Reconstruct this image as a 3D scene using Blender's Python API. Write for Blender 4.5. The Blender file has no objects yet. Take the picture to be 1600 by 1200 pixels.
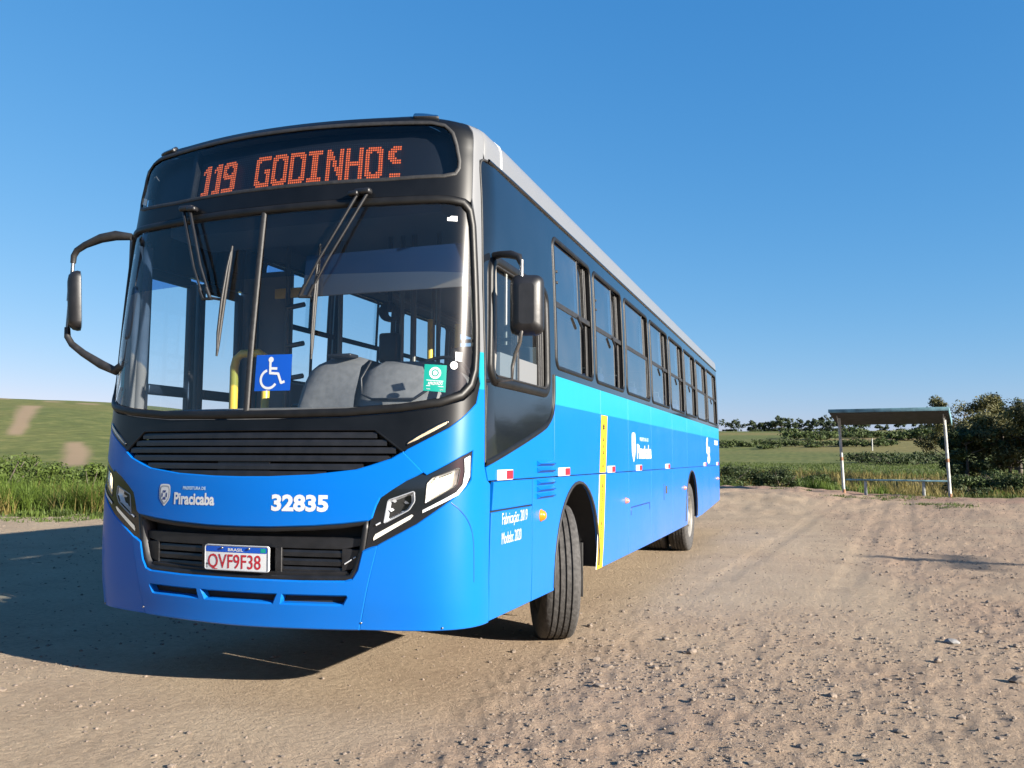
import bpy, bmesh, math, random, bisect
from mathutils import Vector, Matrix, noise
from mathutils.geometry import delaunay_2d_cdt
R = math.radians
rng = random.Random(7)
scene = bpy.context.scene
col = scene.collection

# ------------------------------------------------------------------ camera
CAM = Vector((2.9166, -3.9052, 1.357))
YAW, PIT, ROL, FPX = .3335, .0854, .0044, 1340.55
fw = Vector((-math.sin(YAW)*math.cos(PIT), math.cos(YAW)*math.cos(PIT), math.sin(PIT)))
rt = Vector((math.cos(YAW), math.sin(YAW), 0)); up = rt.cross(fw)
rt, up = math.cos(ROL)*rt+math.sin(ROL)*up, -math.sin(ROL)*rt+math.cos(ROL)*up
cam_d = bpy.data.cameras.new('camera'); cam = bpy.data.objects.new('camera', cam_d); col.objects.link(cam)
cam.matrix_world = Matrix(((rt.x, up.x, -fw.x, CAM.x), (rt.y, up.y, -fw.y, CAM.y), (rt.z, up.z, -fw.z, CAM.z), (0, 0, 0, 1)))
cam_d.sensor_width = 36; cam_d.lens = FPX*36/1600; cam_d.clip_start = .05; cam_d.clip_end = 5000
scene.camera = cam
# ------------------------------------------------------------------ sky, sun, exposure
SUN_AZ, SUN_EL = 15., 19.          # degrees in front of the bus's left side, degrees above the ground
to_sun = Vector((math.cos(R(SUN_EL))*math.cos(R(SUN_AZ)), -math.cos(R(SUN_EL))*math.sin(R(SUN_AZ)), math.sin(R(SUN_EL))))
world = bpy.data.worlds.new('World'); scene.world = world; world.use_nodes = True
wn = world.node_tree.nodes; wl = world.node_tree.links
sky = wn.new('ShaderNodeTexSky'); sky.sky_type = 'NISHITA'; sky.sun_disc = False
sky.sun_elevation = R(SUN_EL); sky.sun_rotation = math.atan2(to_sun.x, to_sun.y)
sky.altitude = 500; sky.air_density = 1.0; sky.dust_density = .5; sky.ozone_density = 6
bg = wn['Background']; bg.inputs['Strength'].default_value = .062
# grade of the sky's own colour (the same all round): a clear, saturated blue with a soft gradient
sp_ = wn.new('ShaderNodeSeparateColor'); cb_ = wn.new('ShaderNodeCombineColor'); wl.new(sky.outputs[0], sp_.inputs[0])
for i_, (ga, gn) in enumerate(((1.25, .70), (.68, 1.15), (.42, 2.02))):
    p_ = wn.new('ShaderNodeMath'); p_.operation = 'POWER'; p_.inputs[1].default_value = ga; wl.new(sp_.outputs[i_], p_.inputs[0])
    m_ = wn.new('ShaderNodeMath'); m_.operation = 'MULTIPLY'; m_.inputs[1].default_value = gn; wl.new(p_.outputs[0], m_.inputs[0]); wl.new(m_.outputs[0], cb_.inputs[i_])
wl.new(cb_.outputs[0], bg.inputs[0])
sun_d = bpy.data.lights.new('sun', 'SUN'); sun_d.energy = 5; sun_d.angle = R(.5); sun_d.color = (1, .93, .82)
sun = bpy.data.objects.new('sun', sun_d); col.objects.link(sun); sun.rotation_euler = to_sun.to_track_quat('Z', 'Y').to_euler()
sun.location = (30, -8, 20)
vs = scene.view_settings; vs.view_transform = 'Standard'; vs.look = 'None'; vs.exposure = 1.76; vs.gamma = 1; vs.use_curve_mapping = False
scene.cycles.max_bounces = 8; scene.cycles.transparent_max_bounces = 24
scene.cycles.use_denoising = True

# ------------------------------------------------------------------ helpers
def tag(o, label=None, cat=None, group=None, kind=None):
    if label: o['label'] = label
    if cat: o['category'] = cat
    if group: o['group'] = group
    if kind: o['kind'] = kind
    return o
def empty(name, loc=(0, 0, 0), rz=0):
    o = bpy.data.objects.new(name, None); col.objects.link(o); o.location = loc; o.rotation_euler = (0, 0, rz)
    o.empty_display_size = .2
    return o
class MB:
    """collects shapes, then links them as ONE mesh object"""
    def __init__(s): s.v = []; s.f = []; s.sm = []; s.nr = {}
    def add(s, vs, fs, smooth=False, nrm=None):
        o = len(s.v)
        if nrm:
            for i, k in enumerate(nrm): s.nr[o+i] = k
        s.v += [tuple(v) for v in vs]
        for f in fs: s.f.append([i+o for i in f]); s.sm.append(smooth)
        return s
    def box(s, c, d, rz=0, m=None):
        vs = []
        for x in (-1, 1):
            for y in (-1, 1):
                for z in (-1, 1): vs.append(Vector((x*d[0]/2, y*d[1]/2, z*d[2]/2)))
        M = m if m else Matrix.Rotation(rz, 3, 'Z')
        vs = [M @ v+Vector(c) for v in vs]
        return s.add(vs, [(0, 1, 3, 2), (4, 6, 7, 5), (0, 4, 5, 1), (2, 3, 7, 6), (0, 2, 6, 4), (1, 5, 7, 3)])
    def rbox(s, c, d, b=.01, rz=0, m=None):
        """box with chamfered edges"""
        bm = bmesh.new(); bmesh.ops.create_cube(bm, size=1)
        for v in bm.verts: v.co = Vector((v.co.x*d[0], v.co.y*d[1], v.co.z*d[2]))
        bmesh.ops.bevel(bm, geom=list(bm.edges), offset=min(b, min(d)*.45), segments=2, affect='EDGES', profile=.5)
        M = m if m else Matrix.Rotation(rz, 3, 'Z')
        bm.verts.index_update()
        s.add([M @ v.co+Vector(c) for v in bm.verts], [[v.index for v in f.verts] for f in bm.faces], True)
        bm.free(); return s
    def tube(s, pts, r, n=8, cap=True, smooth=True):
        pts = [Vector(p) for p in pts]; rr = r if isinstance(r, (list, tuple)) else [r]*len(pts)
        t0 = (pts[1]-pts[0]).normalized(); a = t0.orthogonal().normalized(); rings = []
        for i, p in enumerate(pts):
            t = (pts[min(i+1, len(pts)-1)]-pts[max(i-1, 0)]).normalized()
            a = (a-t*a.dot(t)).normalized(); b = t.cross(a)
            rings.append([p+rr[i]*(math.cos(2*math.pi*k/n)*a+math.sin(2*math.pi*k/n)*b) for k in range(n)])
        vs = [v for q in rings for v in q]
        fs = [(i*n+k, i*n+(k+1) % n, (i+1)*n+(k+1) % n, (i+1)*n+k) for i in range(len(pts)-1) for k in range(n)]
        s.add(vs, fs, smooth)
        if cap: s.add(rings[0], [list(range(n))[::-1]]); s.add(rings[-1], [list(range(n))])
        return s
    def lathe(s, prof, n=48, M=None, smooth=True, closed=False):
        """prof: (axial, radius) revolved round the local X axis"""
        M = M or Matrix.Identity(4); k = len(prof)
        vs = [M @ Vector((a, r*math.cos(2*math.pi*i/n), r*math.sin(2*math.pi*i/n))) for i in range(n) for a, r in prof]
        e = k if closed else k-1
        fs = [(i*k+j, i*k+(j+1) % k, ((i+1) % n)*k+(j+1) % k, ((i+1) % n)*k+j) for i in range(n) for j in range(e)]
        return s.add(vs, fs, smooth)
    def build(s, name, mat, parent=None, sharp=None):
        me = bpy.data.meshes.new(name); me.from_pydata(s.v, [], s.f); me.materials.append(mat)
        me.polygons.foreach_set('use_smooth', s.sm); me.update()
        o = bpy.data.objects.new(name, me); col.objects.link(o); o.parent = parent
        if s.nr:                              # exact surface normals on the laid panels
            ln = []
            for p in me.polygons:
                for i in p.vertices: ln.append(s.nr[i] if i in s.nr else p.normal.copy())
            me.polygons.foreach_set('use_smooth', [True]*len(me.polygons)); me.normals_split_custom_set(ln)
        if sharp:
            me.set_sharp_from_angle(angle=R(sharp))
        return o

# ------------------------------------------------------------------ materials
def nt(name):
    m = bpy.data.materials.new(name); m.use_nodes = True
    return m, m.node_tree.nodes, m.node_tree.links, m.node_tree.nodes['Principled BSDF']
ALB = .6
def simple(name, c, rough=.5, metal=0, coat=0, emit=None, es=0, noise_amt=0, nscale=20, bump=0, spec=None):
    m, n, l, p = nt(name); c = tuple(q*ALB for q in c); es *= ALB
    p.inputs['Base Color'].default_value = (*c, 1); p.inputs['Roughness'].default_value = rough; p.inputs['Metallic'].default_value = metal
    p.inputs['Coat Weight'].default_value = coat; p.inputs['Coat Roughness'].default_value = .04
    if spec is not None: p.inputs['Specular IOR Level'].default_value = spec
    if emit: p.inputs['Emission Color'].default_value = (*emit, 1); p.inputs['Emission Strength'].default_value = es
    if noise_amt or bump:
        tc = n.new('ShaderNodeTexCoord'); tx = n.new('ShaderNodeTexNoise'); tx.inputs['Scale'].default_value = nscale; tx.inputs['Detail'].default_value = 6
        l.new(tc.outputs['Object'], tx.inputs['Vector'])
        if noise_amt:
            hs = n.new('ShaderNodeMapRange'); hs.inputs['From Min'].default_value = .3; hs.inputs['From Max'].default_value = .7
            hs.inputs['To Min'].default_value = 1-noise_amt; hs.inputs['To Max'].default_value = 1+noise_amt
            l.new(tx.outputs['Fac'], hs.inputs['Value'])
            mx = n.new('ShaderNodeVectorMath'); mx.operation = 'SCALE'; mx.inputs[0].default_value = c
            l.new(hs.outputs[0], mx.inputs['Scale']); l.new(mx.outputs[0], p.inputs['Base Color'])
        if bump:
            b = n.new('ShaderNodeBump'); b.inputs['Strength'].default_value = bump; b.inputs['Distance'].default_value = .01
            l.new(tx.outputs['Fac'], b.inputs['Height']); l.new(b.outputs[0], p.inputs['Normal'])
    return m
def glass_mat(name, tint, ior=1.5, rough=0, refl=(1, 1, 1), haze=0, smear=0):
    m, n, l, p = nt(name); n.remove(p); out = n['Material Output']
    tr = n.new('ShaderNodeBsdfTransparent'); tr.inputs[0].default_value = (*tint, 1)
    gl = n.new('ShaderNodeBsdfGlossy'); gl.inputs['Roughness'].default_value = rough; gl.inputs['Color'].default_value = (*refl, 1)
    # thin-pane reflectance (Schlick), the same from both sides
    f0 = ((ior-1)/(ior+1))**2; lw = n.new('ShaderNodeLayerWeight'); lw.inputs['Blend'].default_value = .5
    pw = n.new('ShaderNodeMath'); pw.operation = 'POWER'; pw.inputs[1].default_value = 5; l.new(lw.outputs['Facing'], pw.inputs[0])
    fr = n.new('ShaderNodeMath'); fr.operation = 'MULTIPLY_ADD'; fr.inputs[1].default_value = 1-f0 if f0 > 0 else 0; fr.inputs[2].default_value = f0; l.new(pw.outputs[0], fr.inputs[0])
    mx = n.new('ShaderNodeMixShader'); l.new(fr.outputs[0], mx.inputs[0]); l.new(tr.outputs[0], mx.inputs[1]); l.new(gl.outputs[0], mx.inputs[2])
    last = mx
    if smear:                                     # greasy wiper film: a broad weak highlight
        g2 = n.new('ShaderNodeBsdfGlossy'); g2.inputs['Roughness'].default_value = .22; m3 = n.new('ShaderNodeMixShader'); m3.inputs[0].default_value = smear
        l.new(mx.outputs[0], m3.inputs[1]); l.new(g2.outputs[0], m3.inputs[2]); mx = m3; last = m3
    if haze:                                      # a thin film of dust on the pane
        df = n.new('ShaderNodeBsdfDiffuse'); df.inputs[0].default_value = (.28, .25, .23, 1)
        tc = n.new('ShaderNodeTexCoord'); tx = n.new('ShaderNodeTexNoise'); tx.inputs['Scale'].default_value = 3; tx.inputs['Detail'].default_value = 8
        l.new(tc.outputs['Object'], tx.inputs['Vector'])
        mr = n.new('ShaderNodeMapRange'); mr.inputs['From Min'].default_value = .35; mr.inputs['From Max'].default_value = .75
        mr.inputs['To Min'].default_value = haze*.3; mr.inputs['To Max'].default_value = haze*1.6; l.new(tx.outputs['Fac'], mr.inputs['Value'])
        m2 = n.new('ShaderNodeMixShader'); l.new(mr.outputs[0], m2.inputs[0]); l.new(mx.outputs[0], m2.inputs[1]); l.new(df.outputs[0], m2.inputs[2]); last = m2
    l.new(last.outputs[0], out.inputs['Surface'])
    return m
def paint_mat():
    """blue below, cyan band, silver above; road dust thinning out upwards"""
    m, n, l, p = nt('bus_paint')
    tc = n.new('ShaderNodeTexCoord'); sp = n.new('ShaderNodeSeparateXYZ'); l.new(tc.outputs['Object'], sp.inputs[0])
    def step(z):
        g = n.new('ShaderNodeMath'); g.operation = 'GREATER_THAN'; g.inputs[1].default_value = z; l.new(sp.outputs['Z'], g.inputs[0]); return g
    def mix(f, a, b):
        x = n.new('ShaderNodeMix'); x.data_type = 'RGBA'
        if hasattr(f, 'outputs'): l.new(f.outputs[0], x.inputs['Factor'])
        else: x.inputs['Factor'].default_value = f
        for k, s in (('A', a), ('B', b)):
            i = [q for q in x.inputs if q.name == k and q.type == 'RGBA'][0]
            if isinstance(s, tuple): i.default_value = (*s, 1)
            else: l.new([q for q in s.outputs if q.type == 'RGBA'][0], i)
        return x
    c1 = mix(step(1.726), (.0, .112, .44), (.008, .215, .315)); c2 = mix(step(1.93), c1, (.135, .14, .148))
    nz = n.new('ShaderNodeTexNoise'); nz.inputs['Scale'].default_value = 2.2; nz.inputs['Detail'].default_value = 9; nz.inputs['Roughness'].default_value = .65
    mp = n.new('ShaderNodeMapping'); mp.inputs['Scale'].default_value = (1, 1, .35); l.new(tc.outputs['Object'], mp.inputs[0]); l.new(mp.outputs[0], nz.inputs['Vector'])
    hz = n.new('ShaderNodeMapRange'); hz.inputs['From Min'].default_value = .42; hz.inputs['From Max'].default_value = 1.1; hz.inputs['To Min'].default_value = .34; hz.inputs['To Max'].default_value = .05
    l.new(sp.outputs['Z'], hz.inputs['Value'])
    ym = n.new('ShaderNodeMapRange'); ym.inputs['From Min'].default_value = 1.5; ym.inputs['From Max'].default_value = 7; ym.inputs['To Min'].default_value = .12; ym.inputs['To Max'].default_value = 1.1
    l.new(sp.outputs['Y'], ym.inputs['Value'])
    a = n.new('ShaderNodeMath'); a.operation = 'MULTIPLY'; l.new(hz.outputs[0], a.inputs[0]); l.new(nz.outputs['Fac'], a.inputs[1])
    b = n.new('ShaderNodeMath'); b.operation = 'MULTIPLY'; l.new(a.outputs[0], b.inputs[0]); l.new(ym.outputs[0], b.inputs[1])
    c3 = mix(b, c2, (.21, .165, .125))
    l.new([q for q in c3.outputs if q.type == 'RGBA'][0], p.inputs['Base Color'])
    rr = n.new('ShaderNodeMapRange'); rr.inputs['To Min'].default_value = .22; rr.inputs['To Max'].default_value = .42; l.new(nz.outputs['Fac'], rr.inputs['Value']); l.new(rr.outputs[0], p.inputs['Roughness'])
    p.inputs['Specular IOR Level'].default_value = .2; p.inputs['Coat Weight'].default_value = .12; p.inputs['Coat Roughness'].default_value = .06
    # very slight sheet-metal waviness
    n2 = n.new('ShaderNodeTexNoise'); n2.inputs['Scale'].default_value = 2.5; n2.inputs['Detail'].default_value = 1; l.new(tc.outputs['Object'], n2.inputs['Vector'])
    bp = n.new('ShaderNodeBump'); bp.inputs['Strength'].default_value = .12; bp.inputs['Distance'].default_value = .02; l.new(n2.outputs['Fac'], bp.inputs['Height']); l.new(bp.outputs[0], p.inputs['Normal']); l.new(bp.outputs[0], p.inputs['Coat Normal'])
    return m
M = {}
M['paint'] = paint_mat()
M['gloss'] = simple('gloss_black', (.008, .011, .017), .12, coat=.5, noise_amt=.3, nscale=3)
M['mask'] = simple('satin_black', (.007, .008, .010), .34, coat=0, spec=.22, noise_amt=.3, nscale=6)
M['plastic'] = simple('black_plastic', (.012, .012, .014), .45, noise_amt=.4, nscale=14, bump=.15)
M['dplastic'] = simple('dusty_plastic', (.022, .021, .021), .55, noise_amt=.5, nscale=18, bump=.2)
M['rubber'] = simple('rubber', (.022, .021, .021), .6, noise_amt=.4, nscale=30, bump=.2)
M['gasket'] = simple('gasket_rubber', (.011, .0105, .010), .45, spec=.3, noise_amt=.4, nscale=12, bump=.15)
M['tyre'] = simple('tyre_rubber', (.068, .064, .061), .8, noise_amt=.45, nscale=35, bump=.5)
M['dark'] = simple('underbody', (.012, .012, .013), .8, noise_amt=.4, nscale=8)
M['wind'] = glass_mat('windshield_glass', (.95, .97, .98), 1.45, 0, haze=.010, smear=.012)
M['band'] = glass_mat('tinted_band', (.28, .44, .70), 1.0)
M['pane'] = glass_mat('pane_glass', (.84, .90, .92), 1.6, .0, haze=.015)
M['pane_l'] = glass_mat('reflective_pane', (.60, .72, .78), 4.0, .02, haze=.03)
M['signglass'] = glass_mat('sign_glass', (.55, .60, .66), 1.45, 0)
M['lens'] = glass_mat('clear_lens', (.92, .93, .94), 1.45, 0)
M['white'] = simple('white_vinyl', (.82, .84, .86), .4)
M['cyanprint'] = simple('pale_blue_print', (.55, .75, .95), .4)
M['bluep'] = simple('blue_print', (.005, .10, .60), .35)
M['navy'] = simple('navy_print', (.02, .05, .25), .4)
M['greyp'] = simple('grey_print', (.40, .42, .45), .4)
M['greenp'] = simple('green_print', (.0, .34, .27), .4)
M['redp'] = simple('red_print', (.55, .02, .04), .4)
M['blackp'] = simple('black_print', (.012, .012, .014), .5)
M['yellow'] = simple('yellow_vinyl', (.85, .56, .02), .45, noise_amt=.12, nscale=9)
M['yellowrail'] = simple('yellow_rail', (.80, .55, .06), .35)
M['chrome'] = simple('chrome', (.75, .76, .78), .12, metal=1)
M['mirrorlamp'] = simple('lamp_reflector', (1.3, 1.33, 1.38), .38, metal=.6)
M['steel'] = simple('dull_steel', (.42, .41, .40), .4, metal=1, noise_amt=.3, nscale=12)
M['rim'] = simple('painted_rim', (.30, .285, .26), .5, noise_amt=.25, nscale=10)
M['lampon'] = simple('lit_bulb', (.9, .8, .6), .3, emit=(1, .80, .48), es=1.2)
M['drl'] = simple('daytime_strip', (.85, .82, .74), .3, emit=(1, .9, .7), es=.12)
M['turn'] = simple('turn_lens', (.78, .62, .40), .3, coat=.6, noise_amt=.25, nscale=60)
M['amber'] = simple('amber_lens', (.85, .30, .01), .2, coat=.8)
M['redlens'] = simple('red_lens', (.70, .28, .22), .3, coat=.5)
M['led'] = simple('led_dot', (.5, .05, .01), .4, emit=(1, .19, .05), es=.75)
M['ledoff'] = simple('led_panel', (.018, .020, .026), .5)
M['dash'] = simple('dashboard_grey', (.17, .175, .18), .6, noise_amt=.15, nscale=30, bump=.1)
M['trim'] = simple('interior_trim', (.20, .21, .22), .6)
M['ceil'] = simple('interior_ceiling', (.24, .245, .25), .7)
M['beige'] = simple('beige_trim', (.30, .29, .27), .7, noise_amt=.15, nscale=5)
M['floor'] = simple('interior_floor', (.05, .05, .055), .7)
M['seat'] = simple('seat_blue', (.035, .055, .13), .7, noise_amt=.3, nscale=40)
M['seatshell'] = simple('seat_shell', (.12, .125, .13), .5)
M['pole'] = simple('grab_pole', (.20, .19, .17), .4, metal=.5)
M['curtain'] = simple('curtain_cloth', (.13, .135, .14), .85, noise_amt=.2, nscale=6)
M['roof'] = simple('roof_paint', (.34, .35, .37), .45, noise_amt=.15, nscale=2)
def lerp_tab(t, x):
    if x <= t[0][0]: return t[0][1]
    if x >= t[-1][0]: return t[-1][1]
    for i in range(len(t)-1):
        if x <= t[i+1][0]:
            a, b = t[i], t[i+1]
            k = (x-a[0])/(b[0]-a[0])
            # catmull-rom style smooth interpolation
            m0 = (b[1]-t[max(i-1,0)][1])/(b[0]-t[max(i-1,0)][0])
            m1 = (t[min(i+2,len(t)-1)][1]-a[1])/(t[min(i+2,len(t)-1)][0]-a[0])
            h = b[0]-a[0]; k2=k*k; k3=k2*k
            return (2*k3-3*k2+1)*a[1]+(k3-2*k2+k)*h*m0+(-2*k3+3*k2)*b[1]+(k3-k2)*h*m1
# half plan curve of the body: centre of the front -> corner -> along the side
PLAN = []
for i in range(61):
    x = .9*i/60; PLAN.append((x, .02+.125*(x/.9)**2))
for i in range(1, 61):
    t = i/60; q = 1-t
    P = ((.9,.145),(1.10,.2006),(1.25,.27),(1.25,.55))
    PLAN.append(tuple(q**3*P[0][k]+3*q*q*t*P[1][k]+3*q*t*t*P[2][k]+t**3*P[3][k] for k in (0,1)))
ARC = [0]
for a, b in zip(PLAN, PLAN[1:]): ARC.append(ARC[-1]+math.hypot(b[0]-a[0], b[1]-a[1]))
UC = ARC[-1]                      # arc length where the flat side begins (y = .55)
def plan(u):
    s = 1 if u >= 0 else -1; u = abs(u)
    if u >= UC: return s*1.25, .55+u-UC
    i = min(max(bisect.bisect_right(ARC, u)-1, 0), len(ARC)-2)
    k = (u-ARC[i])/(ARC[i+1]-ARC[i])
    return s*(PLAN[i][0]+k*(PLAN[i+1][0]-PLAN[i][0])), PLAN[i][1]+k*(PLAN[i+1][1]-PLAN[i][1])
RAKE = [(.3,.05),(.47,.035),(.62,.012),(.8,0),(1.0,.0),(1.2,.005),(1.4,.022),(1.6,.04),(2.0,.07),(2.7,.145),(2.95,.18),(3.15,.212),(3.22,.226),(3.26,.240),(3.29,.266),(3.31,.31),(3.32,.36)]
HALF = [(.3,1.235),(.6,1.25),(1.9,1.25),(2.5,1.235),(3.0,1.213),(3.09,1.207),(3.15,1.205),(3.20,1.197),(3.24,1.172),(3.27,1.12),(3.29,1.05),(3.31,.95),(3.32,.85)]
def S(u, z, off=0):
    x, y = plan(u)
    g = max(0., min(1., 1-(y-.1)/1.2)) if y > .1 else 1.
    k = lerp_tab(HALF, z)
    if z > 3.09:                    # the roof radius bends the sides in, not the middle of the front
        t = max(0., min(1., (abs(x)-.8)/.42)); w = t*t*(3-2*t); k = k*w+1.207*(1-w)
    p = (x*k/1.25, y+lerp_tab(RAKE, z)*g, z)
    if off:
        n = N(u, z); p = tuple(p[i]+off*n[i] for i in range(3))
    return p
def N(u, z):
    e = .004
    a, b = S(u+e, z), S(u-e, z); c, d_ = S(u, z+e), S(u, z-e)
    du = [a[i]-b[i] for i in range(3)]; dz = [c[i]-d_[i] for i in range(3)]
    n = (du[1]*dz[2]-du[2]*dz[1], du[2]*dz[0]-du[0]*dz[2], du[0]*dz[1]-du[1]*dz[0])
    l = math.sqrt(sum(k*k for k in n)) or 1
    return tuple(k/l for k in n)
def SY(y): return UC+y-.55       # u of a side station y
# ------------------------------------------------------------------ panels laid on the body surface S(u, z)
def resample(loop, step, closed=True):
    out = []; n = len(loop)
    for i in range(n if closed else n-1):
        a, b = loop[i], loop[(i+1) % n]; d = math.hypot(b[0]-a[0], b[1]-a[1]); k = max(1, math.ceil(d/step))
        out += [(a[0]+(b[0]-a[0])*j/k, a[1]+(b[1]-a[1])*j/k) for j in range(k)]
    if not closed: out.append(loop[-1])
    return out
def area(l): return .5*sum(l[i][0]*l[(i+1) % len(l)][1]-l[(i+1) % len(l)][0]*l[i][1] for i in range(len(l)))
def pip(p, l):
    c = False; x, y = p; j = len(l)-1
    for i in range(len(l)):
        if (l[i][1] > y) != (l[j][1] > y) and x < (l[j][0]-l[i][0])*(y-l[i][1])/(l[j][1]-l[i][1])+l[i][0]: c = not c
        j = i
    return c
def normals2(l, closed=True):
    n = len(l); out = []
    for i in range(n):
        a = l[(i-1) % n] if closed or i else l[0]; b = l[(i+1) % n] if closed or i < n-1 else l[-1]
        d = (b[0]-a[0], b[1]-a[1]); k = math.hypot(*d) or 1; out.append((d[1]/k, -d[0]/k))   # points right of travel: outward for ccw
    return out
def smooth_loop(pts, it=2, closed=True, keep=()):
    """Chaikin corner cutting"""
    for _ in range(it):
        out = []; n = len(pts)
        if not closed: out.append(pts[0])
        for i in range(n if closed else n-1):
            a, b = pts[i], pts[(i+1) % n]
            out += [(a[0]*.75+b[0]*.25, a[1]*.75+b[1]*.25), (a[0]*.25+b[0]*.75, a[1]*.25+b[1]*.75)]
        if not closed: out.append(pts[-1])
        pts = out
    return pts
def rrect(u0, u1, z0, z1, r, n=5):
    out = []
    for cx, cz, a0 in ((u1-r, z0+r, -90), (u1-r, z1-r, 0), (u0+r, z1-r, 90), (u0+r, z0+r, 180)):
        out += [(cx+r*math.cos(R(a0+90*k/n)), cz+r*math.sin(R(a0+90*k/n))) for k in range(n+1)]
    return out
def sym(half):
    """right half listed from the centre line round to the centre line -> whole closed loop"""
    left = [(-u, z) for u, z in reversed(half) if abs(u) > 1e-6]
    return list(half)+left
def mir(l): return [(-u, z) for u, z in reversed(l)]
def inset(l, d):
    l = l if area(l) > 0 else l[::-1]
    return [(p[0]-d*n[0], p[1]-d*n[1]) for p, n in zip(l, normals2(l))]
def patch(name, loops, mat, parent, off=0, thick=.02, step=.05, bev=.003, mb=None):
    """a panel bounded by loops (outer first, then holes), following the body surface"""
    loops = [resample(l, step) for l in loops]
    loops = [l if (area(l) > 0) == (i == 0) else l[::-1] for i, l in enumerate(loops)]
    pts = []; edges = []; sp = []
    for l in loops:
        o = len(pts); pts += l; edges += [(o+i, o+(i+1) % len(l)) for i in range(len(l))]; sp.append((o, len(l)))
    us = [p[0] for p in loops[0]]; zs = [p[1] for p in loops[0]]; nb = len(pts)
    cell = {}
    for p in pts: cell.setdefault((int(p[0]//step), int(p[1]//step)), []).append(p)
    def near(q):
        a, b = int(q[0]//step), int(q[1]//step)
        return any(math.hypot(q[0]-p[0], q[1]-p[1]) < .45*step for i in (-1, 0, 1) for j in (-1, 0, 1) for p in cell.get((a+i, b+j), ()))
    def inside(q): return pip(q, loops[0]) and not any(pip(q, h) for h in loops[1:])
    z = min(zs)+step*.5
    while z < max(zs):
        u = min(us)+step*.5
        while u < max(us):
            if not near((u, z)) and inside((u, z)): pts.append((u, z))
            u += step
        z += step
    cv, ce, cf, *_ = delaunay_2d_cdt([Vector(p) for p in pts], edges, [], 0, 1e-6)
    tri = []
    for f in cf:
        c = (sum(cv[i][0] for i in f)/len(f), sum(cv[i][1] for i in f)/len(f))
        if inside(c): tri.append(list(f))
    own = mb is None; mb = mb or MB()
    mb.add([S(p[0], p[1], off) for p in cv], tri, True, [Vector(N(p[0], p[1])) for p in cv])
    if thick:
        for l in loops:
            nn = normals2(l); n = len(l)
            r0 = [S(p[0], p[1], off) for p in l]
            r1 = [S(p[0]+bev*q[0], p[1]+bev*q[1], off-bev) for p, q in zip(l, nn)]
            r2 = [S(p[0]+bev*q[0], p[1]+bev*q[1], off-thick) for p, q in zip(l, nn)]
            mb.add(r0+r1, [(i, n+i, n+(i+1) % n, (i+1) % n) for i in range(n)])
            mb.add(r1+r2, [(i, n+i, n+(i+1) % n, (i+1) % n) for i in range(n)])
    return mb.build(name, mat, parent) if own else mb
def bead(name, line, w, h, mat, parent, closed=True, off=0, step=.04, prof=None, mb=None):
    """a rounded strip of width w standing h proud of the surface along a line"""
    l = resample(line, step, closed)
    if closed and area(l) < 0: l = l[::-1]
    nn = normals2(l, closed)
    prof = prof or [(-.5, -.25), (-.46, .5), (-.25, .93), (0, 1), (.25, .93), (.46, .5), (.5, -.25)]
    k = len(prof); vs = []
    for p, q in zip(l, nn):
        for a, b in prof: vs.append(S(p[0]+a*w*q[0], p[1]+a*w*q[1], off+b*h))
    n = len(l); e = n if closed else n-1
    fs = [(i*k+j, i*k+j+1, ((i+1) % n)*k+j+1, ((i+1) % n)*k+j) for i in range(e) for j in range(k-1)]
    own = mb is None; mb = mb or MB(); mb.add(vs, fs, True)
    return mb.build(name, mat, parent) if own else mb
def text_mesh(txt, size, bold=0, align='LEFT', sx=1, shear=0):
    cu = bpy.data.curves.new('t', 'FONT'); cu.body = txt; cu.size = size; cu.offset = bold*size; cu.align_x = align; cu.resolution_u = 3; cu.shear = shear
    o = bpy.data.objects.new('t', cu); col.objects.link(o); dg = bpy.context.evaluated_depsgraph_get()
    me = o.evaluated_get(dg).to_mesh(); vs = [(v.co.x*sx, v.co.y) for v in me.vertices]; fs = [list(p.vertices) for p in me.polygons]
    o.evaluated_get(dg).to_mesh_clear(); bpy.data.objects.remove(o); bpy.data.curves.remove(cu)
    return vs, fs
def text_on(name, txt, u, z, size, mat, parent, off=.0018, bold=.02, align='LEFT', sx=1, width=None, flip=False):
    vs, fs = text_mesh(txt, size, bold, align, sx)
    if width:
        x0 = min(v[0] for v in vs); x1 = max(v[0] for v in vs); k = width/(x1-x0); vs = [((v[0]-x0)*k, v[1]) for v in vs]
    mb = MB(); mb.add([S(u+v[0], z+v[1], off) for v in vs], fs)
    return mb.build(name, mat, parent)
def flat_on(name, loop, mat, parent, off=.0015, step=.06): return patch(name, [loop], mat, parent, off, 0, step)
# ------------------------------------------------------------------ the bus
bus = tag(empty('city_bus'), 'blue and cyan city bus with black front mask and orange route sign', 'bus')
END = 13.2
def zb(y): return lerp_tab([(0, .468), (.5, .470), (3, .445), (8, .415), (9.7, .43), (13.2, .56)], y)
B = lambda *a, **k: patch(*a, parent=bus, **k)
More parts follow.
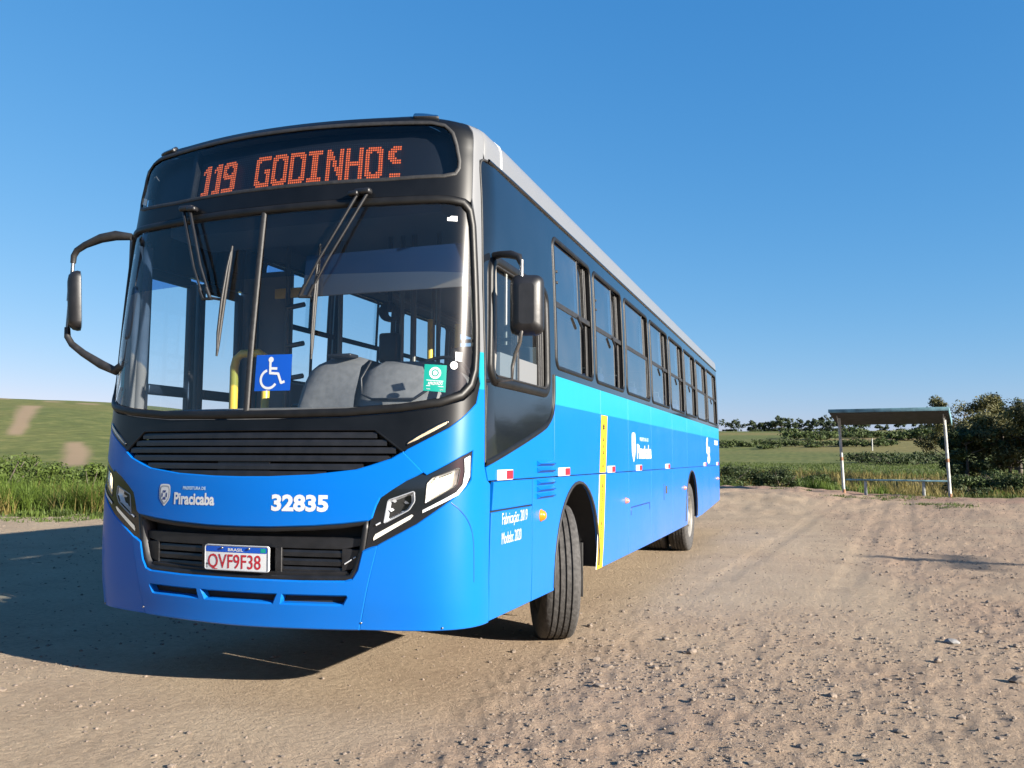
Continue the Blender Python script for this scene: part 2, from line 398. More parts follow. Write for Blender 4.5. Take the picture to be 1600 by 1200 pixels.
# outlines on the front, right half of the picture, centre line round to centre line
W_OUT = [(0, 1.557), (.226, 1.557), (.551, 1.561), (.853, 1.584), (1.076, 1.614), (1.231, 1.660), (1.300, 1.715), (1.330, 1.790), (1.338, 1.895), (1.329, 2.072), (1.313, 2.341), (1.285, 2.66), (1.265, 2.745), (1.215, 2.785), (1.109, 2.796), (.703, 2.790), (.155, 2.784), (0, 2.783)]
W_IN = [(0, 1.613), (.221, 1.613), (.624, 1.622), (.926, 1.647), (1.111, 1.675), (1.205, 1.712), (1.255, 1.765), (1.278, 1.86), (1.280, 1.95), (1.269, 2.281), (1.250, 2.608), (1.232, 2.698), (1.190, 2.742), (1.11, 2.753), (.705, 2.743), (.16, 2.737), (0, 2.737)]
HOOD_TOP = [(0, 1.243), (.177, 1.245), (.428, 1.257), (.665, 1.284), (.741, 1.306), (.853, 1.343), (.914, 1.380)]
HOOD_SIDE = [(1.020, 1.277), (.936, 1.238), (.861, 1.190), (.802, 1.148), (.781, 1.104), (.762, 1.043), (.742, 1.030)]
HOOD_BOT = [(.598, 1.013), (.44, 1.0), (.191, .988), (0, .986)]
BEZEL = [(1.020, 1.268), (.939, 1.236), (.838, 1.170), (.792, 1.128), (.757, 1.027), (.732, .870), (.795, .902), (.999, 1.012), (1.176, 1.135), (1.256, 1.197), (1.293, 1.240), (1.298, 1.388), (1.231, 1.359), (1.044, 1.260)]
# dark liner behind the panels, so that the joints read as gaps
liner = MB()
patch('', [sym([(0, .475), (1.40, .475), (1.45, 1.2), (1.40, 1.30), (1.375, 1.70), (1.34, 1.79), (1.225, 1.64), (.85, 1.565), (0, 1.54)]),
           sym([(0, .71), (.64, .73), (.70, .87), (.73, 1.02), (0, .98)]), sym([(0, 1.25), (.66, 1.29), (.89, 1.38), (.74, 1.485), (0, 1.485)])], None, None, -.035, 0, .08, mb=liner)
liner.build('body_liner', M['dark'], bus)
# black mask below the windshield
mask = B('front_mask', [sym([(0, 1.555), (.551, 1.559), (.853, 1.582), (1.076, 1.612), (1.231, 1.658), (1.302, 1.714), (1.334, 1.790), (1.345, 1.755), (1.316, 1.648), (1.221, 1.567), (1.148, 1.513), (.930, 1.397), (.912, 1.386), (.760, 1.494), (.735, 1.500), (0, 1.500)])], M['mask'], off=0, step=.045)
# upper grille: backing, slats that narrow downwards, a centre block
ug = B('upper_grille', [sym([(0, 1.243), (.428, 1.257), (.665, 1.284), (.853, 1.343), (.912, 1.382), (.755, 1.498), (0, 1.498)])], M['dark'], off=-.062, thick=0, step=.06)
def slat(name, z, uw, par, front=.0, depth=.05, th=.021, drop=.012, mat=None, u0=None, n=36):
    mb = MB(); vs = []; u0 = -uw if u0 is None else u0
    prof = [(front, th*.5-drop), (front-.004, th*.5), (front-depth, th*.35+drop), (front-depth, -th*.3+drop), (front-.004, -th*.5-drop), (front, -th*.4-drop)]
    k = len(prof)
    for i in range(n+1):
        u = u0+(uw-u0)*i/n
        vs += [S(u, z+b, a) for a, b in prof]
    mb.add(vs, [(i*k+j, i*k+(j+1) % k, (i+1)*k+(j+1) % k, (i+1)*k+j) for i in range(n) for j in range(k)])
    mb.add(vs[:k], [list(range(k))]); mb.add(vs[-k:], [list(range(k))[::-1]])
    return mb.build(name, mat or M['plastic'], par)
for z, uw in ((1.476, .77), (1.436, .825), (1.396, .875), (1.352, .835), (1.308, .70), (1.268, .50)): slat('grille_slat', z, uw, ug)
patch('grille_block', [[(-.165, 1.262), (.165, 1.262), (.165, 1.345), (-.165, 1.345)]], M['plastic'], ug, -.012, .04, .08)
bead('grille_frame', [(-.914, 1.384), (-.758, 1.499), (.758, 1.499), (.914, 1.384)], .012, .006, M['mask'], ug, closed=False)
# hood
hood = B('hood_panel', [sym(HOOD_TOP+HOOD_SIDE+HOOD_BOT)], M['paint'], off=.006, step=.045, thick=.03, bev=.006)
# lower grille
LG = [(0, .984), (.191, .985), (.44, .997), (.598, 1.010), (.742, 1.027), (.726, .868), (.695, .772), (.664, .724), (.62, .712), (.383, .706), (0, .704)]
lg = B('lower_grille', [sym(LG)], M['dark'], off=-.10, thick=0, step=.06)
bead('grille_surround', inset(sym(LG), .012), .03, .01, M['plastic'], lg, off=-.012, prof=[(-.5, -8), (-.5, .6), (0, 1), (.5, .6), (.5, -8)])
patch('grille_panel', [[(-.70, .93), (.70, .93), (.695, .895), (.60, .875), (-.60, .875), (-.695, .895)]], M['plastic'], lg, -.03, .03, .06)
patch('grille_panel', [sym([(0, .745), (.30, .745), (.63, .757), (.655, .735), (.60, .716), (0, .710)])], M['plastic'], lg, -.02, .03, .06)
for z in (.852, .806, .762):
    for s in (-1, 1):
        a, b = sorted((s*.245, s*.60)); slat('grille_slat', z, b, lg, -.035, .05, .024, .012, u0=a, n=12)
for s in (-1, 1):
    l = [(.60, .76), (.665, .775), (.69, .87), (.60, .875)]
    patch('grille_cheek', [l if s > 0 else mir(l)], M['plastic'], lg, -.03, .03, .05)
    l = [(.22, .745), (.255, .745), (.255, .875), (.22, .875)]
    patch('grille_post', [l if s > 0 else mir(l)], M['plastic'], lg, -.025, .05, .05)
for a, b in (((.615, .798), (.655, .823)), ((.662, .827), (.676, .836))): bead('bright_clip', [a, b], .007, .006, M['white'], lg, closed=False, off=-.028)
# number plate
pl = B('number_plate', [rrect(-.2, .2, .7485, .8785, .012)], M['white'], off=.012, thick=.012, step=.1)
flat_on('plate_band', rrect(-.194, .194, .8435, .8735, .008), M['bluep'], pl, .0128)
text_on('plate_text', 'QVF9F38', -.178, .760, .105, M['redp'], pl, .0132, .008, width=.335)
text_on('plate_country', 'BRASIL', -.048, .8500, .022, M['white'], pl, .0136, .02, width=.096)
flat_on('plate_flag', [(.155, .848), (.185, .848), (.185, .869), (.155, .869)], M['greenp'], pl, .0134)
flat_on('plate_code', [(-.192, .757), (-.180, .757), (-.180, .769), (-.192, .769)], M['greyp'], pl, .0132)
text_on('plate_mark', 'BR', -.193, .772, .016, M['blackp'], pl, .0132)
bead('plate_frame', rrect(-.2, .2, .7485, .8785, .012), .006, .003, M['greyp'], pl, off=.012)
for x in (-.085, .085):
    mb = MB(); c = S(x, .866, .016); mb.lathe([(-.004, .006), (.003, .006), (.004, .003), (.004, 0)], 10, Matrix.Translation(c) @ Matrix.Rotation(R(-90), 4, 'Z')); mb.build('plate_bolt', M['steel'], pl)
# bumper centre with three slots
bump_o = sym([(0, .701), (.383, .702), (.625, .708), (.668, .721), (.699, .770), (.722, .866), (.736, .872), (.795, .897), (.742, .684), (.692, .465), (.057, .457), (0, .457)])
slots = [sym([(0, .638), (.246, .638), (.218, .580), (0, .580)]), [(.272, .638), (.634, .642), (.640, .630), (.616, .588), (.600, .584), (.258, .581)]]
slots.append(mir(slots[1]))
bumper = B('front_bumper', [bump_o]+slots, M['paint'], off=.004, thick=.055, step=.045, bev=.008)
patch('slot_backing', [sym([(0, .66), (.66, .66), (.64, .56), (0, .56)])], M['dark'], bumper, -.10, 0, .1)
for u in (.42, -.5):
    mb = MB(); mb.rbox(S(u, .605, -.075), (.09, .03, .035), .008); mb.tube([S(u+.05, .60, -.07), S(u+.14, .60, -.06)], .016, 10); mb.build('tow_eye', M['steel'], bumper)
# body corners, left and right of the bus
CORNER = [(.699, .465), (.748, .684), (.800, .899), (.999, 1.006), (1.178, 1.130), (1.260, 1.192), (1.299, 1.236), (1.304, 1.397), (1.231, 1.367), (1.042, 1.268), (1.024, 1.280), (.920, 1.382), (.934, 1.393),
          (1.151, 1.508), (1.224, 1.562), (1.320, 1.645), (1.350, 1.755), (1.343, 1.795), (1.3415, 1.895), (1.333, 2.072), (1.317, 2.341), (1.290, 2.66), (1.272, 2.745), (1.262, 2.80), (1.268, 3.10), (1.268, 3.244),
          (1.352, 3.235), (1.352, 3.055), (1.315, 3.04), (1.318, 2.95), (1.335, 2.80), (1.345, 2.30), (1.389, 1.72), (1.405, 1.31), (1.44, 1.232), (1.485, 1.21), (1.470, .466), (1.25, .467)]
for s in (1, -1):
    cp = B('corner_panel', [CORNER if s > 0 else mir(CORNER)], M['paint'], off=.002, step=.045, thick=.025, bev=.005)
    ln = [(1.176, 1.120), (1.225, 1.085), (1.285, 1.02), (1.318, .94), (1.325, .84), (1.325, .70)]
    bead('press_line', [(s*u, z) for u, z in smooth_loop(ln, 2, False)], .007, .0035, M['bluep'], cp, closed=False)
    for u, z in ((.706, .50), (1.13, .477)):
        mb = MB(); mb.lathe([(-.003, .006), (.003, .006), (.004, 0)], 8, Matrix.Translation(S(s*u, z, .004)) @ Matrix.Rotation(R(-90), 4, 'Z')); mb.build('rivet', M['steel'], cp)
    # headlamp cluster
    L = lambda l: l if s > 0 else mir(l)
    hl = B('headlight', [L(BEZEL), L([(1.045, 1.222), (1.075, 1.254), (1.218, 1.302), (1.223, 1.282), (1.210, 1.216), (1.194, 1.201), (1.038, 1.112)]), L([(.846, 1.132), (.982, 1.180), (.986, 1.128), (.958, 1.083), (.826, 1.012)])], M['gloss'], off=-.004, thick=.06, step=.035, bev=.003)
    for nm, out, mat in (('main_lamp', [(1.045, 1.222), (1.075, 1.254), (1.218, 1.302), (1.223, 1.282), (1.210, 1.216), (1.194, 1.201), (1.038, 1.112)], M['mirrorlamp']), ('fog_lamp', [(.846, 1.132), (.982, 1.180), (.986, 1.128), (.958, 1.083), (.826, 1.012)], M['mirrorlamp'])):
        out = smooth_loop(resample(out, .03), 1)
        mb = MB(); cu_ = sum(p[0] for p in out)/len(out); cz_ = sum(p[1] for p in out)/len(out)
        rings = [(1.0, -.006), (.9, -.02), (.72, -.04), (.45, -.055), (.12, -.06)]; n = len(out); vs = []
        for k, o_ in rings: vs += [S(s*(cu_+(p[0]-cu_)*k), cz_+(p[1]-cz_)*k, o_) for p in out]
        mb.add(vs, [(i*n+j, i*n+(j+1) % n, (i+1)*n+(j+1) % n, (i+1)*n+j) for i in range(len(rings)-1) for j in range(n)], True)
        for t in range(4):                     # facets of the reflector
            a = t*1.5+.4
            mb.add([S(s*(cu_+.06*math.cos(a+q)*r_), cz_+.045*math.sin(a+q)*r_, o2) for q, r_, o2 in ((0, 1, -.02), (.5, .9, -.02), (.3, .3, -.05))], [(0, 1, 2)])
        mb.build(nm+'_reflector', mat, hl)
        patch(nm+'_lens', [out if s > 0 else mir(out)], M['lens'], hl, -.003, 0, .04)
        bead(nm+'_rim', out if s > 0 else mir(out), .007, .003, M['greyp'] if nm == 'fog_lamp' else M['plastic'], hl, off=-.004, step=.02)
        if nm == 'main_lamp':
            e = [(cu_-.004+(p[0]-cu_)*.74, cz_-.006+(p[1]-cz_)*.74) for p in out]
            patch('main_bulb', [L(e)], M['lampon'], hl, -.022, 0, .04)
    flat_on('daytime_strip', L([(.775, .938), (.785, .957), (.972, 1.060), (.982, 1.056), (.965, 1.036), (.776, .925)]), M['drl'], hl, .001, .04)
    flat_on('daytime_hook', L([(1.028, 1.083), (1.204, 1.174), (1.240, 1.213), (1.252, 1.279), (1.246, 1.349), (1.283, 1.366), (1.286, 1.257), (1.262, 1.209), (1.217, 1.160), (1.028, 1.068)]), M['white'], hl, .001, .03)
    bead('bright_clip', [(s*.787, 1.004), (s*.812, 1.018)], .009, .005, M['white'], hl, closed=False)
    tl = smooth_loop([(.932, 1.414), (.938, 1.438), (1.138, 1.552), (1.146, 1.540), (1.132, 1.522)], 1)
    bead('turn_signal_housing', L(tl), .012, .006, M['gloss'], mask, step=.03)
    flat_on('turn_signal', L(tl), M['turn'], mask, .005, .03)
# front cap round the destination sign
SIGN = [(0, 2.892), (.733, 2.897), (1.08, 2.912), (1.15, 2.93), (1.172, 2.965), (1.174, 3.01), (1.155, 3.10), (1.128, 3.175), (1.085, 3.222), (1.0, 3.240), (.7, 3.246), (.216, 3.250), (0, 3.250)]
def zcap(u): u = abs(u); return lerp_tab([(0, 3.300), (.5, 3.293), (.8, 3.281), (1.1, 3.262), (1.263, 3.245)], u)
CAP = [(0, 2.786), (.703, 2.793), (1.109, 2.799), (1.215, 2.788), (1.248, 2.772), (1.257, 2.80), (1.263, 3.10), (1.263, 3.245), (1.2, 3.252), (1.1, 3.262), (.8, 3.281), (.5, 3.293), (.25, 3.298), (0, 3.300)]
cap = B('front_cap', [sym(CAP), sym(SIGN)], M['mask'], off=.001, step=.05, thick=.03)
crown = MB(); us = [1.263*i/24 for i in range(-24, 25)]; zz = [0, .25, .5, .75, 1]
crown.add([S(u, zcap(u)+(3.32-zcap(u))*z) for z in zz for u in us], [(j*49+i, j*49+i+1, (j+1)*49+i+1, (j+1)*49+i) for j in range(4) for i in range(48)], True)
crown.build('cap_crown', M['mask'], cap)
bead('sign_gasket', sym(SIGN), .024, .005, M['rubber'], cap)
sg = B('destination_sign', [sym(SIGN)], M['signglass'], off=-.004, thick=0, step=.06)
patch('sign_backing', [sym([(0, 2.88), (1.17, 2.90), (1.19, 3.0), (1.12, 3.2), (1.0, 3.25), (0, 3.262)])], M['ledoff'], sg, -.075, 0, .1)
for u in (-.66,):
    patch('sign_divider', [[(u-.014, 2.885), (u+.014, 2.885), (u+.014, 3.24), (u-.014, 3.24)]], M['plastic'], sg, -.03, .04, .1)
FONT = {'1': ['..###', '.####', '#####', '#.###', '..###', '..###', '..###', '..###', '..###', '..###', '..###', '..###', '#####', '#####'],
        '9': ['.######.', '########', '###..###', '##....##', '##....##', '###..###', '########', '.#######', '.....###', '.....###', '.....###', '.....###', '########', '#######.'],
        'G': ['.#######', '########', '###.....', '##......', '##......', '##......', '##...###', '##...###', '##....##', '##....##', '##....##', '###...##', '########', '.#######'],
        'O': ['.######.', '########', '###..###']+['##....##']*8+['###..###', '########', '.######.'],
        'D': ['#######.', '########', '##...###']+['##....##']*8+['##...###', '########', '#######.'],
        'I': ['#######', '#######']+['..###..']*10+['#######', '#######'],
        'N': ['##....##', '###...##', '###...##', '####..##', '####..##', '##.##.##', '##.##.##', '##.##.##', '##..####', '##..####', '##...###', '##...###', '##....##', '##....##'],
        'H': ['##....##']*6+['########']*2+['##....##']*6,
        'S': ['..####', '.#####', '####..', '###...', '###...', '####..', '.#####', '..####', '......', '......', '......', '......', '.#####', '.#####']}
led = MB(); ledoff = MB(); on = set(); pu = 1.395/102; pz = .0140; U0, Z0 = -.575, 2.940
for ch, c0 in (('1', 0), ('1', 7), ('9', 13), ('G', 32), ('O', 41), ('D', 50), ('I', 59), ('N', 68), ('H', 77), ('O', 86), ('S', 96)):
    for r_, row in enumerate(FONT[ch]):
        for c_, k in enumerate(row):
            if k == '#': on.add((c0+c_, 13-r_))
for c_ in range(-2, 102):
    for r_ in range(-1, 16):
        q = (c_, r_); u, z = U0+c_*pu, Z0+r_*pz; h = .0048 if q in on else .0032
        (led if q in on else ledoff).add([S(u+a*h, z+b*h, -.05) for a, b in ((-1, -1), (1, -1), (1, 1), (-1, 1))], [(0, 1, 2, 3)])
tag(led.build('lit_led_dots', M['led'], sg), kind='stuff'); tag(ledoff.build('unlit_led_dots', simple('led_dark', (.05, .055, .065), .4), sg), kind='stuff')
for s in (1, -1):                                 # roof marker lamps at the two front corners
    mk = MB(); l = rrect(s*.98-.10 if s > 0 else -1.08, 1.08 if s > 0 else -.88, 3.276, 3.296, .008)
    bead('marker_base', l, .012, .016, M['plastic'], cap, step=.03); patch('marker_lamp', [l], M['chrome'], cap, .018, .018, .03)
# ------------------------------------------------------------------ windshield
ws = B('windshield', [sym(W_IN)], M['wind'], off=-.006, thick=0, step=.05)
bead('windshield_gasket', sym([(0, 1.585), (.224, 1.585), (.59, 1.592), (.89, 1.616), (1.094, 1.645), (1.215, 1.686), (1.275, 1.742), (1.304, 1.825), (1.309, 1.92), (1.305, 2.072), (1.291, 2.31), (1.268, 2.634), (1.248, 2.722), (1.203, 2.764), (1.11, 2.775), (.704, 2.767), (0, 2.760)]), .046, .014, M['gasket'], ws, step=.035)
patch('sun_band', [sym([(0, 2.36), (.6, 2.36), (1.262, 2.365), (1.248, 2.608), (1.230, 2.698), (1.188, 2.740), (1.11, 2.751), (.705, 2.741), (0, 2.735)])], M['band'], ws, -.012, 0, .08)
bead('centre_divider', [(0, 1.60), (0, 2.755)], .034, .010, M['rubber'], ws, closed=False)
st = flat_on('access_sticker', [(.040, 1.714), (.262, 1.714), (.262, 1.914), (.040, 1.914)], M['bluep'], ws, -.004)
ic = MB()                                          # wheelchair symbol
def ring2(mb, cu_, cz_, r, w, a0, a1, n=20, off=-.0028):
    vs = [];
    for i in range(n+1):
        a = R(a0+(a1-a0)*i/n); vs += [S(cu_+(r-w/2)*math.cos(a), cz_+(r-w/2)*math.sin(a), off), S(cu_+(r+w/2)*math.cos(a), cz_+(r+w/2)*math.sin(a), off)]
    mb.add(vs, [(2*i, 2*i+1, 2*i+3, 2*i+2) for i in range(n)])
def bar2(mb, a, b, w, off=-.0028):
    d = Vector((b[0]-a[0], b[1]-a[1])).normalized()*w/2; q = (-d.y, d.x)
    mb.add([S(a[0]+q[0], a[1]+q[1], off), S(a[0]-q[0], a[1]-q[1], off), S(b[0]-q[0], b[1]-q[1], off), S(b[0]+q[0], b[1]+q[1], off)], [(0, 1, 2, 3)])
ring2(ic, .127, 1.778, .050, .014, 105, 330); ring2(ic, .134, 1.886, .008, .016, 0, 360, 14)
for a, b in (((.131, 1.872), (.134, 1.806)), ((.132, 1.812), (.185, 1.808)), ((.182, 1.811), (.206, 1.754)), ((.202, 1.756), (.226, 1.764)), ((.134, 1.838), (.176, 1.836))): bar2(ic, a, b, .014)
tag(ic.build('wheelchair_symbol', M['white'], ws))
gs = flat_on('approval_sticker', [(1.005, 1.708), (1.125, 1.700), (1.128, 1.845), (1.008, 1.850)], M['greenp'], ws, -.004)
rg = MB(); ring2(rg, 1.066, 1.803, .026, .012, 0, 360, 20); ring2(rg, 1.066, 1.803, .008, .010, 0, 360, 12)
for z in (1.763, 1.733): bar2(rg, (1.020, z+.002), (1.112, z-.004), .003)
for u in (1.028, 1.034): bar2(rg, (1.020, 1.718), (1.112, 1.712), .004)
rg.build('sticker_seal', M['white'], ws)
text_on('sticker_word', 'APROVADO', 1.028, 1.739, .024, M['white'], ws, -.0028, .02, width=.080)
flat_on('small_sticker', [(1.175, 1.872), (1.213, 1.868), (1.213, 1.918), (1.175, 1.920)], M['white'], ws, -.004)
flat_on('inspection_sticker', [(1.168+.022*math.cos(a*.5), 1.846+.022*math.sin(a*.5)) for a in range(13)], M['white'], ws, -.004)
flat_on('small_sticker', [(1.108, 2.652), (1.168, 2.652), (1.168, 2.682), (1.132, 2.682), (1.120, 2.672), (1.108, 2.672)], M['white'], ws, -.004)
flat_on('small_sticker', [(-1.19, 2.60), (-1.145, 2.60), (-1.145, 2.635), (-1.19, 2.635)], M['greyp'], ws, -.010)
# wipers: a knuckle on the cap, two thin rods, a blade
def wiper(base, elbow, b0, b1, s):
    w = empty('wiper'); w.parent = bus
    P = lambda q, o: S(q[0], q[1], o)
    mb = MB(); mb.rbox(P(base, .03), (.10, .05, .035), .012); mb.rbox(P((base[0]-.05*s, base[1]-.012), .035), (.06, .045, .03), .01); mb.build('wiper_knuckle', M['plastic'], w)
    for d in (-.028, .028):
        a = (base[0]+d, base[1]-.01); e = (elbow[0]+d*.9, elbow[1]); m_ = (a[0]*.35+e[0]*.65, a[1]*.35+e[1]*.65)
        mb = MB(); mb.tube([P(a, .035), P(m_, .05), P(e, .035)], [.010, .008, .007], 8); mb.tube([P((m_[0]*.3+e[0]*.7, m_[1]*.3+e[1]*.7), .045), P(e, .035)], .011, 8); mb.build('wiper_rod', M['plastic'], w)
    mb = MB(); mb.tube([P((elbow[0]-.03, elbow[1]), .035), P((elbow[0]+.04, elbow[1]-.004), .035)], .009, 8)
    mb.tube([P((elbow[0]+.035, elbow[1]), .035), P(((b0[0]+b1[0])/2, (b0[1]+b1[1])/2), .03)], .008, 8); mb.build('wiper_link', M['dplastic'], w)
    mb = MB(); pts = [(b0[0]+(b1[0]-b0[0])*i/10, b0[1]+(b1[1]-b0[1])*i/10) for i in range(11)]
    mb.tube([P(q, .018) for q in pts], [.006]+[.010]*9+[.006], 6); mb.build('wiper_blade', M['rubber'], w)
    mb = MB(); q = [(b0[0]+(b1[0]-b0[0])*t, b0[1]+(b1[1]-b0[1])*t) for t in (.02, .2, .5, .8, .98)]
    mb.tube([P(q[0], .02), P(q[1], .034), P(q[2], .04), P(q[3], .034), P(q[4], .02)], [.004, .007, .008, .007, .004], 6); mb.build('blade_bow', M['dplastic'], w)
wiper((.625, 2.815), (.325, 2.225), (.390, 2.525), (.385, 1.88), 1)
wiper((-.575, 2.825), (-.315, 2.25), (-.185, 2.555), (-.215, 1.915), -1)
# ------------------------------------------------------------------ body sides
def YZ(l): return [(SY(y), z) for y, z in l]
def side(l, s): return YZ(l) if s > 0 else mir(YZ(l))
SEAMS = [1.80, 3.20, 4.36, 5.64, 7.19, 8.60, 10.36, 11.65, END]
WIN = [(1.86, 2.94), (3.06, 4.18), (4.34, 5.60), (5.76, 7.02), (7.18, 8.40), (8.56, 9.78), (9.94, 11.28), (11.44, 12.96)]
WZ0, WZ1 = 1.99, 2.925
def arch(cy, r, z0, a0, a1, n=14): return [(cy+r*math.cos(R(a0+(a1-a0)*i/n)), z0+r*math.sin(R(a0+(a1-a0)*i/n))) for i in range(n+1)]
FA, RA, AR, AZ = 2.46, 9.06, .655, .52
for s in (1, -1):
    g = .008
    # dark backing behind the joints
    for y_ in SEAMS[:-1]: patch('joint_backing', [side([(y_-.03, zb(y_)+.02), (y_+.03, zb(y_)+.02), (y_+.03, 1.92), (y_-.03, 1.92)], s)], M['dark'], bus, -.016, 0, .3) if not (y_ < 1.9) else None
    patch('joint_backing', [side([(.60, 1.20), (END-.02, 1.20), (END-.02, 1.25), (.60, 1.25)], s)], M['dark'], bus, -.016, 0, .3)
    patch('joint_backing', [side([(1.28, .50), (1.33, .50), (1.33, 1.20), (1.28, 1.20)], s)], M['dark'], bus, -.016, 0, .3) if s > 0 else None
    patch('joint_backing', [side([(.50, 1.03), (1.33, 1.03), (1.33, 1.08), (.50, 1.08)], s)], M['dark'], bus, -.016, 0, .3) if s > 0 else None
    # lower row of panels, the wheel arches cut out of them
    if s > 0:
        side_low = [('side_panel', [(.575, 1.066), (1.297, 1.066), (1.297, 1.219), (.60, 1.219)]), ('side_hatch', [(.53, .472), (1.297, zb(1.3)), (1.297, 1.050), (.565, 1.050)])]
    else:
        side_low = []
    y0 = 1.314 if s > 0 else 1.80
    a_lo = math.degrees(math.asin((zb(1.85)-AZ)/AR)); a_hi = math.degrees(math.asin((zb(3)-AZ)/AR))
    side_low.append(('side_panel', [(y0, zb(y0))]+arch(FA, AR, AZ, 180-a_lo, a_hi)[0:]+[(3.20-g, zb(3.2)), (3.20-g, 1.219), (y0, 1.219)]))
    for a, b in zip(SEAMS[1:], SEAMS[2:]):
        l = [(a+g, zb(a)), (b-g, zb(b)), (b-g, 1.219), (a+g, 1.219)]
        if a < RA < b:
            l = [(a+g, zb(a))]+[p for p in arch(RA, AR, AZ, 180-a_lo, a_hi) if a+g < p[0] < b-g]+[(b-g, zb(b)), (b-g, 1.219), (a+g, 1.219)]
        side_low.append(('side_panel', l))
    for nm, l in side_low: B(nm, [side(l, s)], M['paint'], off=0, step=.22, thick=.02)
    # upper row, under the windows
    first = [(.505, 1.232), (1.80-g, 1.232), (1.80-g, 1.745), (1.785, 1.70), (1.755, 1.655), (1.70, 1.603), (1.55, 1.537), (.56, 1.318), (.475, 1.298)] if s > 0 else [(1.80, 1.232), (1.80-g, 1.926), (1.79, 1.9)]
    ups = [first] if s > 0 else []
    for a, b in zip(SEAMS, SEAMS[1:]): ups.append([(a+g, 1.232), (b-g, 1.232), (b-g, 1.927), (a+g, 1.927)])
    for l in ups: B('side_panel', [side(l, s)], M['paint'], off=0, step=.22, thick=.02)
    # glossy black window band with its openings
    if s > 0:
        band = [(1.316, 3.02), (1.320, 2.95), (1.337, 2.80), (1.347, 2.30), (1.391, 1.72), (1.407, 1.315)]+YZ([(.50, 1.325), (1.55, 1.545), (1.69, 1.608), (1.748, 1.658), (1.776, 1.71), (1.79, 1.79), (1.793, 1.930), (END, 1.930), (END, 3.055)])+[(1.37, 3.055), (1.335, 3.045)]
        DRV = rrect(SY(.50), SY(1.64), 1.785, 2.485, .09); holes = [DRV]
    else:
        band = mir(YZ([(1.80, 1.93), (END, 1.93), (END, 3.055), (.44, 3.055), (.44, 2.62), (1.80, 2.62)])); holes = []
    for a, b in WIN: holes.append(rrect(SY(a), SY(b), WZ0, WZ1, .07) if s > 0 else mir(rrect(SY(a), SY(b), WZ0, WZ1, .07)))
    wb_ = B('window_band', [band]+holes, M['gloss'], off=.001, step=.16, thick=.05, bev=.004)
    if s > 0:
        bead('band_edge', [p for p in smooth_loop([(1.40, 3.052), (1.345, 3.05), (1.322, 3.02), (1.325, 2.95), (1.341, 2.80), (1.351, 2.30), (1.395, 1.72), (1.412, 1.33)], 2, False)], .016, .008, M['rubber'], wb_, closed=False)
        bead('band_edge', smooth_loop([(1.412, 1.33)]+YZ([(.50, 1.325), (1.55, 1.545), (1.69, 1.608), (1.748, 1.658), (1.776, 1.71), (1.79, 1.79), (1.79, 1.93)]), 2, False), .034, .012, M['gasket'], wb_, closed=False)
        bead('band_edge', [(1.41, 1.345), (1.41, 1.75)], .012, .007, M['gasket'], wb_, closed=False)
    gl_ = [(SY(.46), 3.058), (SY(END), 3.058)]; gl_ = gl_ if s > 0 else [(-u, z) for u, z in gl_]
    bead('rain_gutter', gl_, .022, .016, M['gloss'], wb_, closed=False, step=.5)
    # side windows: frame, fixed front panes, half-open rear part, middle rail, latch
    for wi, (a, b) in enumerate(WIN):
        w = empty('side_window'); w.parent = bus
        T = lambda l: side(l, s)
        rr_ = rrect(SY(a), SY(b), WZ0, WZ1, .07); rr_ = rr_ if s > 0 else mir(rr_)
        bead('window_frame', rr_, .034, .010, M['gasket'], w, step=.08)
        mid = 2.455; f = .66 if wi != 2 else .80; ys = a+(b-a)*f; yf_ = a+.035 if wi != 2 else a+.01
        if wi in (0, 1): yf_ = a+(b-a)*.07
        def P(nm, l, mat, off, th=.0): return patch(nm, [T(l)], M['pane_l'] if s > 0 and nm in ('upper_pane', 'lower_pane') else mat, w, off, th, .3)
        P('middle_rail', [(a+.01, mid-.018), (b-.01, mid-.018), (b-.01, mid+.018), (a+.01, mid+.018)], M['dplastic'], -.008, .03)
        P('upper_pane', [(yf_, mid+.02), (ys, mid+.02), (ys, WZ1-.01), (yf_, WZ1-.01)], M['pane'], -.014)
        lo_s = a+(b-a)*(.70 if wi not in (2, 6) else .985)
        P('lower_pane', [(a+.012, WZ0+.01), (lo_s, WZ0+.01), (lo_s, mid-.02), (a+.012, mid-.02)], M['pane'], -.014)
        P('inner_pane', [(ys-.10, mid+.02), (b-.10, mid+.02), (b-.10, WZ1-.01), (ys-.10, WZ1-.01)], M['pane'], -.038)
        for y_, lo, hi in ((ys+.006, mid, WZ1), (lo_s+.006, WZ0, mid), (b-.09, mid, WZ1), (b-.04, WZ0, WZ1), (b-.065, WZ0, mid)):
            if y_ < b-.012: P('window_stile', [(y_-.011, lo+.015), (y_+.011, lo+.015), (y_+.011, hi-.012), (y_-.011, hi-.012)], M['rubber'], -.012 if y_ in (ys+.006, lo_s+.006) else -.03, .015)
        if s > 0 and wi not in (2, 6):
            mb = MB(); mb.tube([S(SY(a+(b-a)*.55), mid-.02, .01), S(SY(a+(b-a)*.66), mid-.085, .012)], .011, 6); mb.build('latch', M['plastic'], w)
        if wi < 4 and s > 0:
            for z_ in (2.62, 2.70, 2.20, 2.27):
                yy = yf_+.05 if z_ > 2.4 else a+.06
                mb = MB(); mb.lathe([(-.002, .011), (.004, .010), (.005, 0)], 8, Matrix.Translation(S(SY(yy), z_, -.012))); mb.build('pane_stud', M['rubber'], w)
